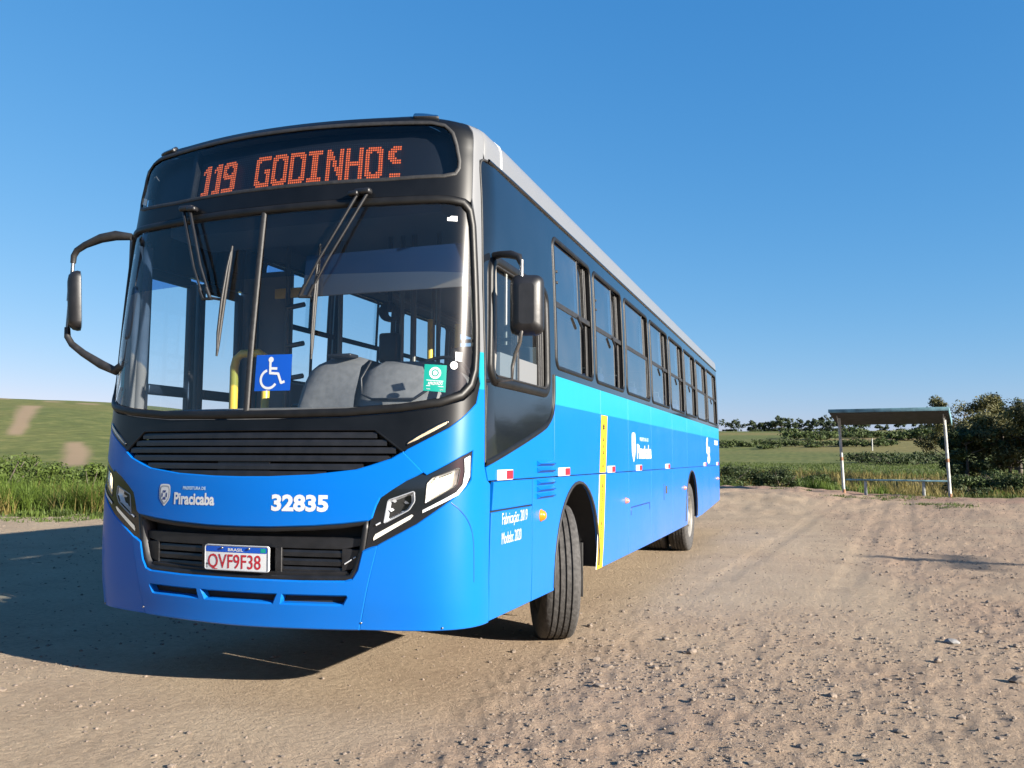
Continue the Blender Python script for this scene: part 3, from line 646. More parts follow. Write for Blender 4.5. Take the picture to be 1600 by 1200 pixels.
# driver's window
dw = empty('driver_window'); dw.parent = bus
bead('window_frame', DRV, .060, .020, M['gasket'], dw, step=.05)
bead('frame_lip', inset(DRV, .032), .014, .014, M['rubber'], dw, step=.05)
for nm, l, mt, o in (('front_pane', [(.535, 1.80), (1.06, 1.80), (1.06, 2.47), (.535, 2.47)], 'pane', -.016), ('rear_pane', [(.98, 1.80), (1.50, 1.80), (1.50, 2.47), (.98, 2.47)], 'pane', -.036)):
    patch(nm, [YZ(l)], M[mt], dw, o, 0, .2)
for y_ in (1.06, 1.51, 1.555, 1.60): patch('window_stile', [YZ([(y_-.012, 1.80), (y_+.012, 1.80), (y_+.012, 2.47), (y_-.012, 2.47)])], M['rubber'], dw, -.014, .02, .2)
patch('pillar_trim', [smooth_loop(YZ([(.52, 1.83), (.615, 1.80), (.615, 2.46), (.56, 2.46), (.52, 2.40)]), 1)], M['beige'], dw, -.004, .02, .1)
mb = MB(); mb.lathe([(-.01, .018), (.012, .014), (.014, 0)], 10, Matrix.Translation(S(SY(1.02), 2.13, .0))); mb.build('window_catch', M['plastic'], dw)
# small fittings on the left side
def louvre(y0, y1, z):
    lv = MB(); u0, u1 = SY(y0), SY(y1)
    for k in range(1):
        vs = [S(u0, z+.018, .001), S(u1, z+.018, .001), S(u0+.012, z-.002, .026), S(u1-.012, z-.002, .026), S(u0+.004, z-.016, .001), S(u1-.004, z-.016, .001)]
        lv.add(vs, [(0, 2, 3, 1), (0, 4, 2), (1, 3, 5)])
    o = lv.build('louvre', M['paint'], bus)
    mb = MB(); mb.add([S(u0+.006, z-.018, .0015), S(u1-.006, z-.018, .0015), S(u1-.012, z-.002, .020), S(u0+.012, z-.002, .020)], [(0, 1, 2, 3)]); mb.build('louvre_mouth', M['navy'], o)
for z in (1.320, 1.276, 1.196, 1.152, 1.108): louvre(1.395, 1.772, z)
for y, w_ in ((.640, .265), (1.885, .30), (3.43, .30), (4.73, .31), (6.60, .34), (10.58, .36), (12.62, .36)):
    rf = patch('reflector', [YZ([(y, 1.230), (y+w_, 1.230), (y+w_, 1.284), (y, 1.284)])], M['white'], bus, .006, .005, .3)
    patch('reflector_red', [YZ([(y+w_*.56, 1.232), (y+w_*.995, 1.232), (y+w_*.995, 1.282), (y+w_*.56, 1.282)])], M['redp'], rf, .0066, 0, .3)
for y, z, mt, r_ in ((1.485, .982, 'amber', .034), (4.215, .952, 'redlens', .026), (8.24, .945, 'redlens', .026), (12.75, .98, 'redlens', .026)):
    mb = MB(); mb.lathe([(-.004, r_*1.2), (.004, r_*1.2), (.008, r_), (.024, r_*.85), (.034, r_*.45), (.036, 0)], 20, Matrix.Translation(S(SY(y), z, .002))); mb.build('side_marker', M[mt], bus)
ys_ = B('yellow_strip', [YZ([(3.030, .446), (3.258, .443), (3.368, 1.218), (3.136, 1.218)])], M['yellow'], off=.0015, thick=0, step=.2)
patch('yellow_strip_top', [YZ([(3.140, 1.234), (3.372, 1.234), (3.450, 1.720), (3.212, 1.720)])], M['yellow'], ys_, .0015, 0, .2)
bead('strip_border', YZ([(3.032, .448), (3.138, 1.216)]), .02, .001, M['white'], ys_, closed=False, off=.0018)
for i, ch in enumerate('ACESSIVEL'):
    text_on('strip_letter', ch, SY(3.215-.0071*i), 1.10-.052*i, .062, M['blackp'], ys_, .0022, .02, sx=1.6)
for i, ch in enumerate('AVAVA'):
    text_on('strip_letter', ch, SY(3.262-.0079*i), 1.49-.055*i, .06, M['blackp'], ys_, .0022, .02, sx=1.6)
text_on('strip_letter', '#', SY(3.262), 1.60, .07, M['blackp'], ys_, .0022, .04, sx=1.8); text_on('strip_letter', 'N', SY(3.10), .57, .05, M['blackp'], ys_, .0022, .02, sx=1.6)
# hatch lines and handles on the lower panels
for l in ([(4.47, .80), (4.47, .875), (5.50, .875), (5.50, .80)],): bead('hatch_line', YZ(l), .012, .003, M['navy'], bus, closed=False, off=.002)
bead('hatch_handle', YZ([(6.62, .93), (6.62, 1.02)]), .03, .02, M['chrome'], bus, closed=False)
bead('hatch_line', YZ([(6.48, 1.05), (6.48, .86)]), .012, .003, M['navy'], bus, closed=False, off=.002)
# ------------------------------------------------------------------ lettering and coat of arms
def crest(name, cu, cz, w, h, par=None):
    c = empty(name); c.parent = bus
    sh = [(-.32, .48), (.32, .48), (.46, .40), (.5, .1), (.44, -.18), (.2, -.36), (0, -.5), (-.2, -.36), (-.44, -.18), (-.5, .1), (-.46, .40)]
    sh = smooth_loop(sh, 1)
    for k, (nm, sc_, mt) in enumerate((('crest_shield', 1, 'white'), ('crest_border', .86, 'greyp'), ('crest_field', .72, 'white'))):
        flat_on(nm, [(cu+p[0]*w*sc_, cz+p[1]*h*sc_) for p in sh], M[mt], c, (.0072 if cu < 1 else .0015)+.0007*k, .1)
    for nm, l in (('crest_top', [(-.15, .20), (.15, .20), (.06, .10), (-.06, .10)]), ('crest_base', [(-.05, -.08), (.05, -.08), (.16, -.20), (-.16, -.20)]), ('crest_side', [(-.24, .10), (-.17, .10), (-.13, 0), (-.17, -.10), (-.24, -.10)]), ('crest_side', [(.24, .10), (.17, .10), (.13, 0), (.17, -.10), (.24, -.10)])):
        flat_on(nm, [(cu+p[0]*w, cz+p[1]*h) for p in l], M['navy'], c, .0095 if cu < 1 else .0038, .1)
crest('coat_of_arms', -.525, 1.138, .092, .128)
text_on('city_name', 'Piracicaba', -.448, 1.092, .088, M['white'], bus, .0076, .035, width=.292)
text_on('city_line', 'PREFEITURA DE', -.385, 1.172, .024, M['cyanprint'], bus, .0076, .03, width=.165)
text_on('fleet_number', '32835', .205, 1.074, .112, M['white'], bus, .0076, .045, width=.325)
crest('coat_of_arms', SY(4.62), 1.462, .21, .31)
text_on('city_name', 'Piracicaba', SY(4.79), 1.36, .19, M['white'], bus, .0018, .05, width=.84)
text_on('city_line', 'PREFEITURA DE', SY(4.95), 1.535, .05, M['cyanprint'], bus, .0018, .03, width=.50)
text_on('build_line', 'Fabricação: 2019', SY(.735), .975, .095, M['white'], bus, .0018, .0, width=.46)
text_on('build_line', 'Modelo: 2020', SY(.73), .865, .095, M['white'], bus, .0018, .0, width=.35)
text_on('fleet_number', '32835', SY(12.32), 1.61, .11, M['white'], bus, .0018, .05, width=.62)
text_on('line_emblem', 'f', SY(11.0), 1.46, .34, M['white'], bus, .0018, .06, width=.26); text_on('line_emblem', 'S', SY(11.15), 1.29, .36, M['white'], bus, .0024, .06, width=.42)
# ------------------------------------------------------------------ roof
for s in (1, -1):
    rs = [3.060, 3.09, 3.12, 3.15, 3.18, 3.21, 3.235, 3.255, 3.272, 3.288, 3.304, 3.32]; ul = [1.268+.02*i for i in range(8)]+[SY(.45+.45*i) for i in range(29)]; ul = [u for u in ul if u <= SY(END)]+[SY(END)]
    ul = sorted(set(round(u, 4) for u in ul)); n = len(ul)
    vs = [S(s*u, max(z, 3.246 if u < 1.355 else 0), .001) for z in rs for u in ul]
    mb = MB(); mb.add(vs, [(j*n+i, j*n+i+1, (j+1)*n+i+1, (j+1)*n+i) for j in range(len(rs)-1) for i in range(n-1)], True); mb.build('roof_edge', M['paint'], bus)
    sl = [(s*SY(.715), 3.075), (s*SY(.715), 3.29)]; bead('roof_seam', sl, .014, .005, M['white'], bus, closed=False)
rc = MB(); ul = [1.25*i/16 for i in range(17)]+[1.27+.06*i for i in range(8)]+[SY(1+.61*i) for i in range(21)]; ul[-1] = SY(END); nx = 16; vs = []
for u in ul:
    a = Vector(S(-u, 3.32)); b = Vector(S(u, 3.32)); k = min(1, b.x/.8)
    for i in range(nx+1):
        t = i/nx; p = a.lerp(b, t); p.z += .025*k*k*(1-(2*t-1)**2); vs.append(p)
rc.add(vs, [(j*(nx+1)+i, j*(nx+1)+i+1, (j+1)*(nx+1)+i+1, (j+1)*(nx+1)+i) for j in range(len(ul)-1) for i in range(nx)], True)
rc.build('roof_skin', M['roof'], bus)
# back wall with window, lamps
bw = MB(); q = [S(SY(END), z) for z in (.56, .8, 1.3, 1.93, 2.5, 3.0, 3.09, 3.15, 3.2, 3.25, 3.29, 3.32)]
vs = [(p[0]*k, p[1]+.05*(1-k*k)**.5, p[2]) for p in q for k in (-1, -.9, -.5, 0, .5, .9, 1)]
bw.add(vs, [(j*7+i, j*7+i+1, (j+1)*7+i+1, (j+1)*7+i) for j in range(len(q)-1) for i in range(6)], True); back = bw.build('back_wall', M['paint'], bus)
mb = MB(); mb.rbox((0, END+.06, 2.45), (1.9, .02, .75), .02); mb.build('back_window', M['gloss'], back)
for s in (1, -1):
    mb = MB(); mb.rbox((s*1.05, END+.05, 1.2), (.14, .03, .5), .02); mb.build('tail_lamp', M['redlens'], back)
# ------------------------------------------------------------------ the door on the far (right-hand) side
for (ya, yb_) in ((.60, 1.10), (1.14, 1.64)):
    dr = empty('front_door'); dr.parent = bus; x = -1.235
    fr = MB()
    for y_ in (ya+.03, yb_-.03): fr.rbox((x, y_, 1.55), (.05, .06, 2.1), .012)
    for z_ in (.53, 1.80, 2.58): fr.rbox((x, (ya+yb_)/2, z_), (.05, yb_-ya-.12, .07), .012)
    fr.build('door_frame', M['plastic'], dr)
    mb = MB(); mb.add([(x, ya+.06, .56), (x, yb_-.06, .56), (x, yb_-.06, 2.55), (x, ya+.06, 2.55)], [(0, 1, 2, 3)]); mb.build('door_pane', M['pane'], dr)
mb = MB(); mb.rbox((-1.22, 1.72, 1.75), (.08, .14, 2.5), .02); mb.build('door_post', M['trim'], bus)
# ------------------------------------------------------------------ wheels, axles, underbody
def wheel(name, c, rz, x_out, par):
    """x_out = +1: outer face towards +x"""
    w = empty(name); w.parent = par; w.location = c; w.rotation_euler = (0, 0, rz)
    r, hw = .50, .135; pr = []
    pr += [(-.115, .300), (-.135, .335), (-.142, .40), (-.136, .455), (-.122, .486), (-.108, .4965)]
    for gx in (-.066, -.022, .022, .066):
        pr += [(gx-.0065, .5), (gx-.0055, .487), (gx+.0055, .487), (gx+.0065, .5)]
    pr += [(.108, .4965), (.122, .486), (.136, .455), (.142, .40), (.135, .335), (.115, .300)]
    mb = MB(); mb.lathe(pr, 72); mb.build('tyre', M['tyre'], w, sharp=32)
    mb = MB(); a = x_out
    mb.lathe([(a*.118, .300), (a*.125, .292), (a*.10, .275), (a*.04, .262), (a*.02, .22), (a*.03, .19), (a*.075, .165), (a*.085, .12), (a*.10, .11), (a*.12, .06), (a*.125, 0)], 40); mb.lathe([(-a*.115, .300), (-a*.05, .262), (a*.04, .262)], 40); mb.build('rim', M['rim'], w, sharp=40)
    for k in range(10):
        an = 2*math.pi*k/10; mb = MB(); p = Vector((0, .140*math.cos(an), .140*math.sin(an))); mb.tube([p+Vector((a*.07, 0, 0)), p+Vector((a*.105, 0, 0))], .014, 6); mb.build('wheel_nut', M['steel'], w)
    return w
STEER = R(25)
wheel('front_wheel', (1.035, 2.50, .497), STEER, 1, bus)
wheel('front_wheel', (-1.06, 2.50, .497), STEER*.85, -1, bus)
for s in (1, -1):
    wheel('rear_wheel', (s*1.09, RA, .497), 0, s, bus); wheel('rear_wheel', (s*.76, RA, .497), 0, -s, bus)
for s in (1, -1):
    for cy in (FA, RA):
        mb = MB(); n = 18
        pts = [(cy+(AR+.004)*math.cos(R(-5+190*i/n)), AZ+(AR+.004)*math.sin(R(-5+190*i/n))) for i in range(n+1)]
        mb.add([(s*x, y, z) for y, z in pts for x in (1.245, .60)], [(2*i, 2*i+1, 2*i+3, 2*i+2) for i in range(n)], True); mb.add([(s*.60, y, z) for y, z in pts], [list(range(n+1))]); mb.build('wheel_housing', M['dark'], bus)
        bead('arch_lip', [((1 if s > 0 else -1)*SY(y), z) for y, z in arch(cy, AR-.004, AZ, -4, 184, 20)], .024, .012, M['rubber'], bus, closed=False)
        mb = MB(); mb.rbox((s*.98, cy+.60, .44), (.30, .012, .44), .004); mb.build('mud_flap', M['rubber'], bus)
mb = MB(); mb.tube([(-1, FA, .48), (1, FA, .48)], .06, 10); mb.build('front_axle', M['dark'], bus)
mb = MB(); mb.tube([(-.8, RA, .5), (.8, RA, .5)], .09, 12); mb.rbox((0, RA, .5), (.36, .4, .4), .1); mb.build('rear_axle', M['dark'], bus)
mb = MB()
for s in (1, -1): mb.box((s*.43, 6.6, .72), (.08, 12.4, .2))
for y_ in (.5, 1.6, 3.6, 5.2, 6.8, 8.0, 10.2, 11.8): mb.box((0, y_, .7), (.9, .08, .14))
mb.build('chassis_frame', M['dark'], bus)
mb = MB(); mb.rbox((-.75, 4.9, .62), (.5, 1.3, .4), .06); mb.build('fuel_tank', M['dark'], bus)
mb = MB(); mb.rbox((0, 1.2, .72), (.9, 1.1, .5), .08); mb.build('engine_block', M['dark'], bus)
mb = MB(); mb.tube([(-.15, .7, .42), (.35, .72, .40)], .018, 8); mb.build('drag_link', M['steel'], bus)
# ------------------------------------------------------------------ interior
it = empty('interior'); it.parent = bus
mb = MB(); mb.box((0, 7.4, .93), (1.16, 11.4, .06))
for s in (1, -1):
    for a, b in ((3.16, 8.36), (9.76, 13.1)): mb.box((s*.896, (a+b)/2, .93), (.62, b-a, .06))
mb.build('floor', M['floor'], it)
mb = MB(); mb.box((.55, 1.0, 1.0), (1.2, 1.4, .1)); mb.box((-.75, 1.1, .58), (.9, 1.2, .06)); mb.build('cab_floor', M['floor'], it)
for s in (1, -1):
    y0 = .75 if s > 0 else 1.85
    mb = MB(); mb.box((s*1.205, (y0+END)/2, 1.585), (.03, END-y0-.05, .77)); mb.build('side_lining', M['trim'], it)
    mb = MB(); mb.box((s*1.165, (.7+END)/2, 3.005), (.03, END-.8, .12)); mb.build('upper_lining', M['ceil'], it)
mb = MB(); mb.box((0, 6.95, 3.09), (2.3, 12.3, .03)); mb.build('ceiling', M['ceil'], it)
mb = MB(); mb.box((0, .72, 2.93), (1.9, .42, .34)); mb.build('sign_box', M['ceil'], it)
mb = MB(); mb.box((0, END-.05, 2.0), (2.4, .04, 2.2)); mb.build('rear_lining', M['trim'], it)
# dashboard: engine cover hump in the middle, instrument binnacle in front of the driver
def loft(mb, secs, smooth=True):
    n = len(secs[0]); vs = [p for q in secs for p in q]
    mb.add(vs, [(i*n+j, i*n+j+1, (i+1)*n+j+1, (i+1)*n+j) for i in range(len(secs)-1) for j in range(n-1)], smooth)
mb = MB(); secs = []
for x, h, y0, y1 in ((.10, 1.55, .34, .7), (.14, 1.80, .34, .75), (.18, 1.90, .36, .8), (.26, 1.935, .38, .85), (.44, 1.94, .38, .85), (.50, 1.92, .38, .85)):
    secs.append([(x, y0-.08, 1.35), (x, y0-.02, h-.22), (x, y0+.05, h-.05), (x, y0+.14, h), (x, y1, h-.01), (x, y1+.05, 1.2)])
loft(mb, secs); mb.build('engine_hump', M['dash'], it)
mb = MB(); secs = []
for x, h, y0 in ((.47, 1.78, .42), (.52, 1.88, .42), (.60, 1.91, .42), (.90, 1.905, .46), (1.00, 1.86, .52), (1.07, 1.77, .60), (1.15, 1.70, .68)):
    secs.append([(x, y0-.10, 1.35), (x, y0-.03, h-.24), (x, y0, h-.14), (x, y0+.03, h-.04), (x, y0+.12, h), (x, y0+.3, h-.02), (x, y0+.34, 1.25)])
loft(mb, secs); mb.build('instrument_binnacle', M['dash'], it)
mb = MB(); mb.tube([(.56, .435, 1.90), (.515, .405, 1.80), (.53, .388, 1.71), (.60, .380, 1.68), (.85, .412, 1.68), (.93, .445, 1.74), (1.02, .515, 1.86)], .007, 6); mb.build('binnacle_seam', M['blackp'], it)
mb = MB(); mb.rbox((.36, .46, 1.94), (.16, .10, .02), .008); mb.build('dash_switch_panel', M['plastic'], it)
mb = MB(); secs = []
for x in (-1.12, -.8, -.4, 0, .4, .8, 1.12):
    yb2 = plan(x*1.03)[1]
    secs.append([(x, yb2+.07, 1.50), (x, yb2+.09, 1.60), (x, yb2+.20, 1.63), (x, yb2+.34, 1.60), (x, yb2+.36, 1.0)])
loft(mb, secs); mb.build('dash_shelf', M['dash'], it)
mb = MB(); mb.lathe([(0.012*math.cos(t*.785), .22+.012*math.sin(t*.785)) for t in range(8)], 32, Matrix.Translation((.72, .98, 1.80)) @ Matrix.Rotation(R(60), 4, 'X') @ Matrix.Rotation(R(90), 4, 'Y'), closed=True); mb.tube([(.72, .98, 1.80), (.72, .75, 1.5)], .03, 8); mb.build('steering_wheel', M['plastic'], it)
def seat(x, y, z=.96, rz=0, par=None, name='passenger_seat', w=.44, driver=False):
    t = empty(name, (x, y, z), rz); t.parent = par or it
    mb = MB(); mb.rbox((0, 0, .42), (w, .44, .09), .03); mb.build('cushion', M['seat'], t)
    mb = MB(); mb.rbox((0, .235, .80), (w, .09, .72), .04, m=Matrix.Rotation(R(-10), 3, 'X')); mb.build('backrest', M['seat'] if not driver else M['seatshell'], t)
    mb = MB(); mb.tube([(-w*.42, .30, 1.12), (-w*.42, .33, 1.2), (w*.42, .33, 1.2), (w*.42, .30, 1.12)], .014, 6); mb.build('seat_handle', M['seatshell'] if not driver else M['plastic'], t)
    mb = MB(); mb.rbox((0, .02, .19), (.08, .3, .38), .02); mb.build('seat_base', M['seatshell'], t)
    return t
def copy_tree(o, parent, loc):
    c = o.copy(); col.objects.link(c); c.parent = parent; c.location = loc
    for ch in o.children:
        k = ch.copy(); col.objects.link(k); k.parent = c
    return c
seat(.72, 1.52, 1.0, 0, bus, 'driver_seat', .5, True)
s0 = seat(.97, 3.3, par=bus)
for y_ in [3.3+.78*i for i in range(12)]:
    for x in (.97, .52, -.52, -.97):
        if (x, y_) == (.97, 3.3): continue
        if x < 0 and (y_ < 4 or 5.6 < y_ < 7.2): continue
        copy_tree(s0, bus, (x, y_, .96 if abs(y_-RA) > .95 else 1.20))
# grab poles and rails
def pole(pts, mat='pole', r=.018, name='grab_pole'):
    mb = MB(); mb.tube(pts, r, 8); return mb.build(name, M[mat], it)
for x, y_ in ((-.42, 1.75), (.30, 1.95), (.32, 2.6), (-.40, 3.4), (.35, 4.4), (-.35, 5.3), (.35, 6.0), (-.35, 7.4), (.35, 8.2), (-.35, 9.6), (.35, 10.6), (.62, 2.05), (.80, 2.05)): pole([(x, y_, .96), (x, y_, 3.06)])
for x in (-.55, .55): pole([(x, 1.9, 2.78), (x, 12.5, 2.78)])
for x, y_, z_ in ((.34, 1.72, 2.35), (.52, 1.80, 2.32)): pole([(x, y_, 1.0), (x, y_, z_)], 'yellowrail', .022, 'yellow_rail')
for x, y_ in ((.11, 1.72), (.16, 1.80), (.21, 1.72), (-.87, 1.72)): pole([(x, y_, 1.0), (x, y_, 3.05)])
for z_ in (1.95, 2.2, 2.5): pole([(-.87, 1.72, z_), (-.72, 1.72, z_+.02)], 'pole', .02)
pole([(-.585, .72, 1.2), (-.585, .72, 1.93), (-.57, .72, 1.985), (-.53, .72, 2.015), (-.40, .72, 2.015), (-.36, .72, 1.99), (-.345, .72, 1.94), (-.345, .72, 1.2)], 'yellowrail', .027, 'yellow_rail')
pole([(-.40, 1.75, 2.05), (-.95, 2.9, 2.05)], r=.02); pole([(-.42, 1.75, 1.75), (-.95, 1.95, 1.75)], r=.02)
# fare machine and turnstile behind the driver, sun visor, partition
mb = MB(); mb.rbox((.03, 1.70, 2.15), (.15, .10, .22), .02); mb.tube([(.03, 1.70, 2.05), (.03, 1.70, 1.0)], .03, 8); mb.build('fare_reader', M['plastic'], it)
mb = MB(); mb.lathe([(-.03, .075), (.03, .075), (.04, .03)], 16, Matrix.Translation((.02, 1.70, 2.42)) @ Matrix.Rotation(R(90), 4, 'Z')); mb.tube([(.02, 1.70, 2.42), (.02, 1.70, 3.0)], .018, 6); mb.build('fare_camera', M['plastic'], it)
mb = MB(); mb.rbox((.84, 1.95, 1.55), (.74, .03, 1.2), .01); mb.build('driver_partition', M['trim'], it)
mb = MB(); mb.rbox((.62, .43, 2.42), (1.02, .012, .26), .005, m=Matrix.Rotation(R(-8), 3, 'X')); mb.build('sun_visor', M['seatshell'], it)
mb = MB(); mb.rbox((-1.0, 1.76, 1.9), (.30, .03, 1.8), .01); mb.build('door_partition', M['trim'], it)
mb = MB(); mb.rbox((-.86, 1.74, 2.62), (.28, .02, .08), .008); mb.build('notice_plate', M['yellowrail'], it)
for k in range(2):
    mb = MB(); mb.tube([(-1.13+.02*(k % 2), .42+.05*k, 1.62), (-1.13+.02*(k % 2), .44+.05*k, 2.7)], .022+.012*(k % 2), 8); mb.build('curtain_fold', M['curtain'], it)
# ------------------------------------------------------------------ mirrors
mr = empty('mirror_right'); mr.name = 'door_mirror'; mr.parent = bus
mb = MB(); mb.tube([(-1.10, .335, 2.735), (-1.20, .31, 2.745), (-1.30, .29, 2.73), (-1.42, .285, 2.695), (-1.485, .285, 2.665), (-1.51, .285, 2.63), (-1.513, .285, 2.585)], [.022, .031, .029, .022, .020, .019, .017], 12); mb.build('upper_arm', M['dplastic'], mr)
mb = MB(); mb.tube([(-1.535, .285, 2.17), (-1.53, .285, 2.11), (-1.49, .285, 2.06), (-1.40, .29, 2.00), (-1.26, .30, 1.925), (-1.17, .32, 1.885), (-1.10, .34, 1.95)], [.017, .020, .021, .023, .028, .029, .017], 12); mb.build('lower_arm', M['dplastic'], mr)
mb = MB(); mb.tube([(-1.513, .285, 2.60), (-1.525, .285, 2.36), (-1.535, .285, 2.15)], .011, 8); mb.tube([(-1.52, .285, 2.43), (-1.524, .285, 2.34)], .02, 8); mb.build('mirror_rod', M['steel'], mr)
def housing(c, w, h, dp, rz, par, tilt=0):
    mb = MB(); secs = []
    M3 = Matrix.Rotation(rz, 3, 'Z') @ Matrix.Rotation(tilt, 3, 'X')
    for k, dy in ((1, .0), (1.03, -dp*.25), (.97, -dp*.6), (.78, -dp*.9), (.45, -dp)):
        l = rrect(-w/2*k, w/2*k, -h/2*(1-(1-k)*.6), h/2*(1-(1-k)*.6), .045*k, 4); secs.append([M3 @ Vector((p[0], dy, p[1]))+Vector(c) for p in l+[l[0]]])
    loft(mb, secs); mb.add(secs[-1][:-1], [list(range(len(secs[-1])-1))]); mb.build('mirror_housing', M['plastic'], par)
    mb = MB(); mb.add([M3 @ Vector((p[0], .004, p[1]))+Vector(c) for p in rrect(-w/2*.96, w/2*.96, -h/2*.96, h/2*.96, .04)], [list(range(24))]); mb.build('mirror_glass', M['chrome'], par)
housing((-1.462, .31, 2.34), .20, .365, .075, R(-43), mr, R(3))
ml = empty('driver_mirror'); ml.parent = bus
mb = MB(); mb.tube([(1.245, .60, 2.50), (1.29, .58, 2.50), (1.36, .56, 2.49), (1.41, .55, 2.47), (1.43, .545, 2.42)], [.022, .020, .024, .022, .014], 10); mb.build('upper_arm', M['plastic'], ml)
mb = MB(); mb.tube([(1.43, .54, 2.45), (1.432, .535, 2.25), (1.435, .53, 2.05), (1.42, .545, 1.99), (1.385, .57, 1.93), (1.365, .58, 1.86), (1.36, .585, 1.79), (1.25, .60, 1.785)], .011, 8); mb.build('mirror_rod', M['steel'], ml)
housing((1.445, .60, 2.20), .185, .335, .09, R(14), ml)
mb = MB(); mb.rbox((-1.20, .52, 1.62), (.05, .15, 2.3), .015); mb.build('door_post', M['trim'], bus)
# ------------------------------------------------------------------ the land
F2 = Vector((-math.sin(YAW), math.cos(YAW))); R2 = Vector((math.cos(YAW), math.sin(YAW)))
def place(px, depth):
    """a spot on the map: px = picture column of the photograph, depth = metres ahead"""
    p = Vector((CAM.x, CAM.y))+depth*(F2+(px-800)/FPX*R2); return p.x, p.y
def sst(a, b, x):
    t = max(0., min(1., (x-a)/(b-a))); return t*t*(3-2*t)
def fbm(x, y, s, o=4, seed=0):
    v = 0; a = 1; t = 0
    for i in range(o):
        v += a*noise.noise(Vector((x*s+seed*7.3, y*s-seed*3.1, seed*1.7+i*11.3))); t += a; a *= .5; s *= 2.03
    return v/t
def polar(x, y):
    dx, dy = x-CAM.x, y-CAM.y; f = dx*F2.x+dy*F2.y; r = dx*R2.x+dy*R2.y
    return math.hypot(f, r), math.degrees(math.atan2(r, f))
EDGE = [(-180, 26), (-70, 24), (-34, 24.0), (-25, 22.5), (-10, 28), (5, 36), (14, 36.0), (20, 34.5), (26, 32.0), (31, 31.5), (60, 34), (180, 26)]
def edge(phi, x, y):
    return lerp_tab(EDGE, phi)+1.5*fbm(x, y, .3, 4, 5)
PROF_L = [(0, 0), (6, -.1), (40, -1.0), (75, 0), (140, 6.0), (220, 13.5), (300, 20.0), (360, 22.0), (500, 20), (900, 10), (3000, 0)]
PROF_R = [(0, 0), (4, -.42), (12, -.45), (25, -.15), (40, -.1), (60, -.4), (100, .1), (160, 1.4), (260, 5.2), (400, 11.5), (540, 18.5), (620, 20.5), (900, 20), (1500, 22), (3000, 10)]
def lot(x, y):
    h = .05*sst(2.2, -.3, y)+.045*fbm(x, y, .16, 3, 1)*sst(1, 9, math.hypot(x-.5, y-3))
    # the low berm of loose soil across the right-hand side
    r, phi = polar(x, y)
    if phi > 4:
        h += .10*sst(7, 16, r)*max(0, fbm(x, y, .35, 3, 3)+.15)
        h += .24*sst(20, 29, r)*sst(4, 12, phi)*(1-.6*sst(17, 24, phi))+(.16*max(0, fbm(x, y, .8, 3, 36))+.07*fbm(x, y, 2.2, 2, 37))*sst(17, 27, r)*sst(4, 11, phi)*(1-.5*sst(19, 26, phi))
    return h
def H(x, y):
    r, phi = polar(x, y); e = edge(phi, x, y); d = r-e
    h = lot(x, y)
    if d > 0:
        w = sst(-12, 8, phi) if phi > -90 else 0
        if phi > 120: w = 1-sst(120, 175, phi)
        hl = lerp_tab(PROF_L, d)*(1-.25*sst(-27, -12, phi)); hr = lerp_tab(PROF_R, d)
        h = h*(1-sst(0, 20, d))+hl*(1-w)+hr*w
        h += (.25*fbm(x, y, .05, 3, 8)*sst(3, 40, d)+2.2*fbm(x, y, .006, 3, 9)*sst(60, 400, d))
    return h
def rough(x, y):
    """0 = packed by wheels, 1 = loose broken soil"""
    n = fbm(x, y, .33, 3, 22)
    xb = 3.55-.055*(y-9)+.5*fbm(x, y, .25, 2, 27); k1 = sst(xb-.35, xb+.5, x) if x > .5 else .15
    k2 = .85*sst(.2, 1.6, x+.25*y); t = sst(2.2, 5.2, y+.9*fbm(x, y, .6, 2, 26)); k = k1*t+k2*(1-t)
    return max(0., min(1., k*(.75+1.1*n)+.25*sst(.05, .35, n)))
def track(x, y):
    """wheel paths: depth of the shallow twin ruts bending from beside the bus towards the shelter"""
    xc = 2.35+.00*y+.55*math.sin(y*.13)+.004*y*y*(1 if y > 6 else .2); v = 0
    for o in (-.95, .95, .35): v = max(v, sst(.20, .06, abs(x-xc-o-.06*fbm(x, y, .8, 2, 29))))
    return v*sst(3.5, 7, y)
def detail(x, y, r):
    """clods, ruts and scuffs of the dirt lot"""
    if r > 45: return 0
    b = fbm(x, y, 1.1, 3, 21); loose = rough(x, y)
    h = (.008+.016*loose)*b
    n1 = fbm(x, y, 5.5, 3, 23); n2 = fbm(x, y, 14, 2, 24)
    h += (.005+.021*loose)*n1+(.004+.013*loose)*n2
    h -= .011*track(x, y)
    k = sst(.0, .25, math.hypot(max(0, abs(x)-.9), max(0, abs(y-6.5)-6.8)))
    return h*k+.0*(1-k)
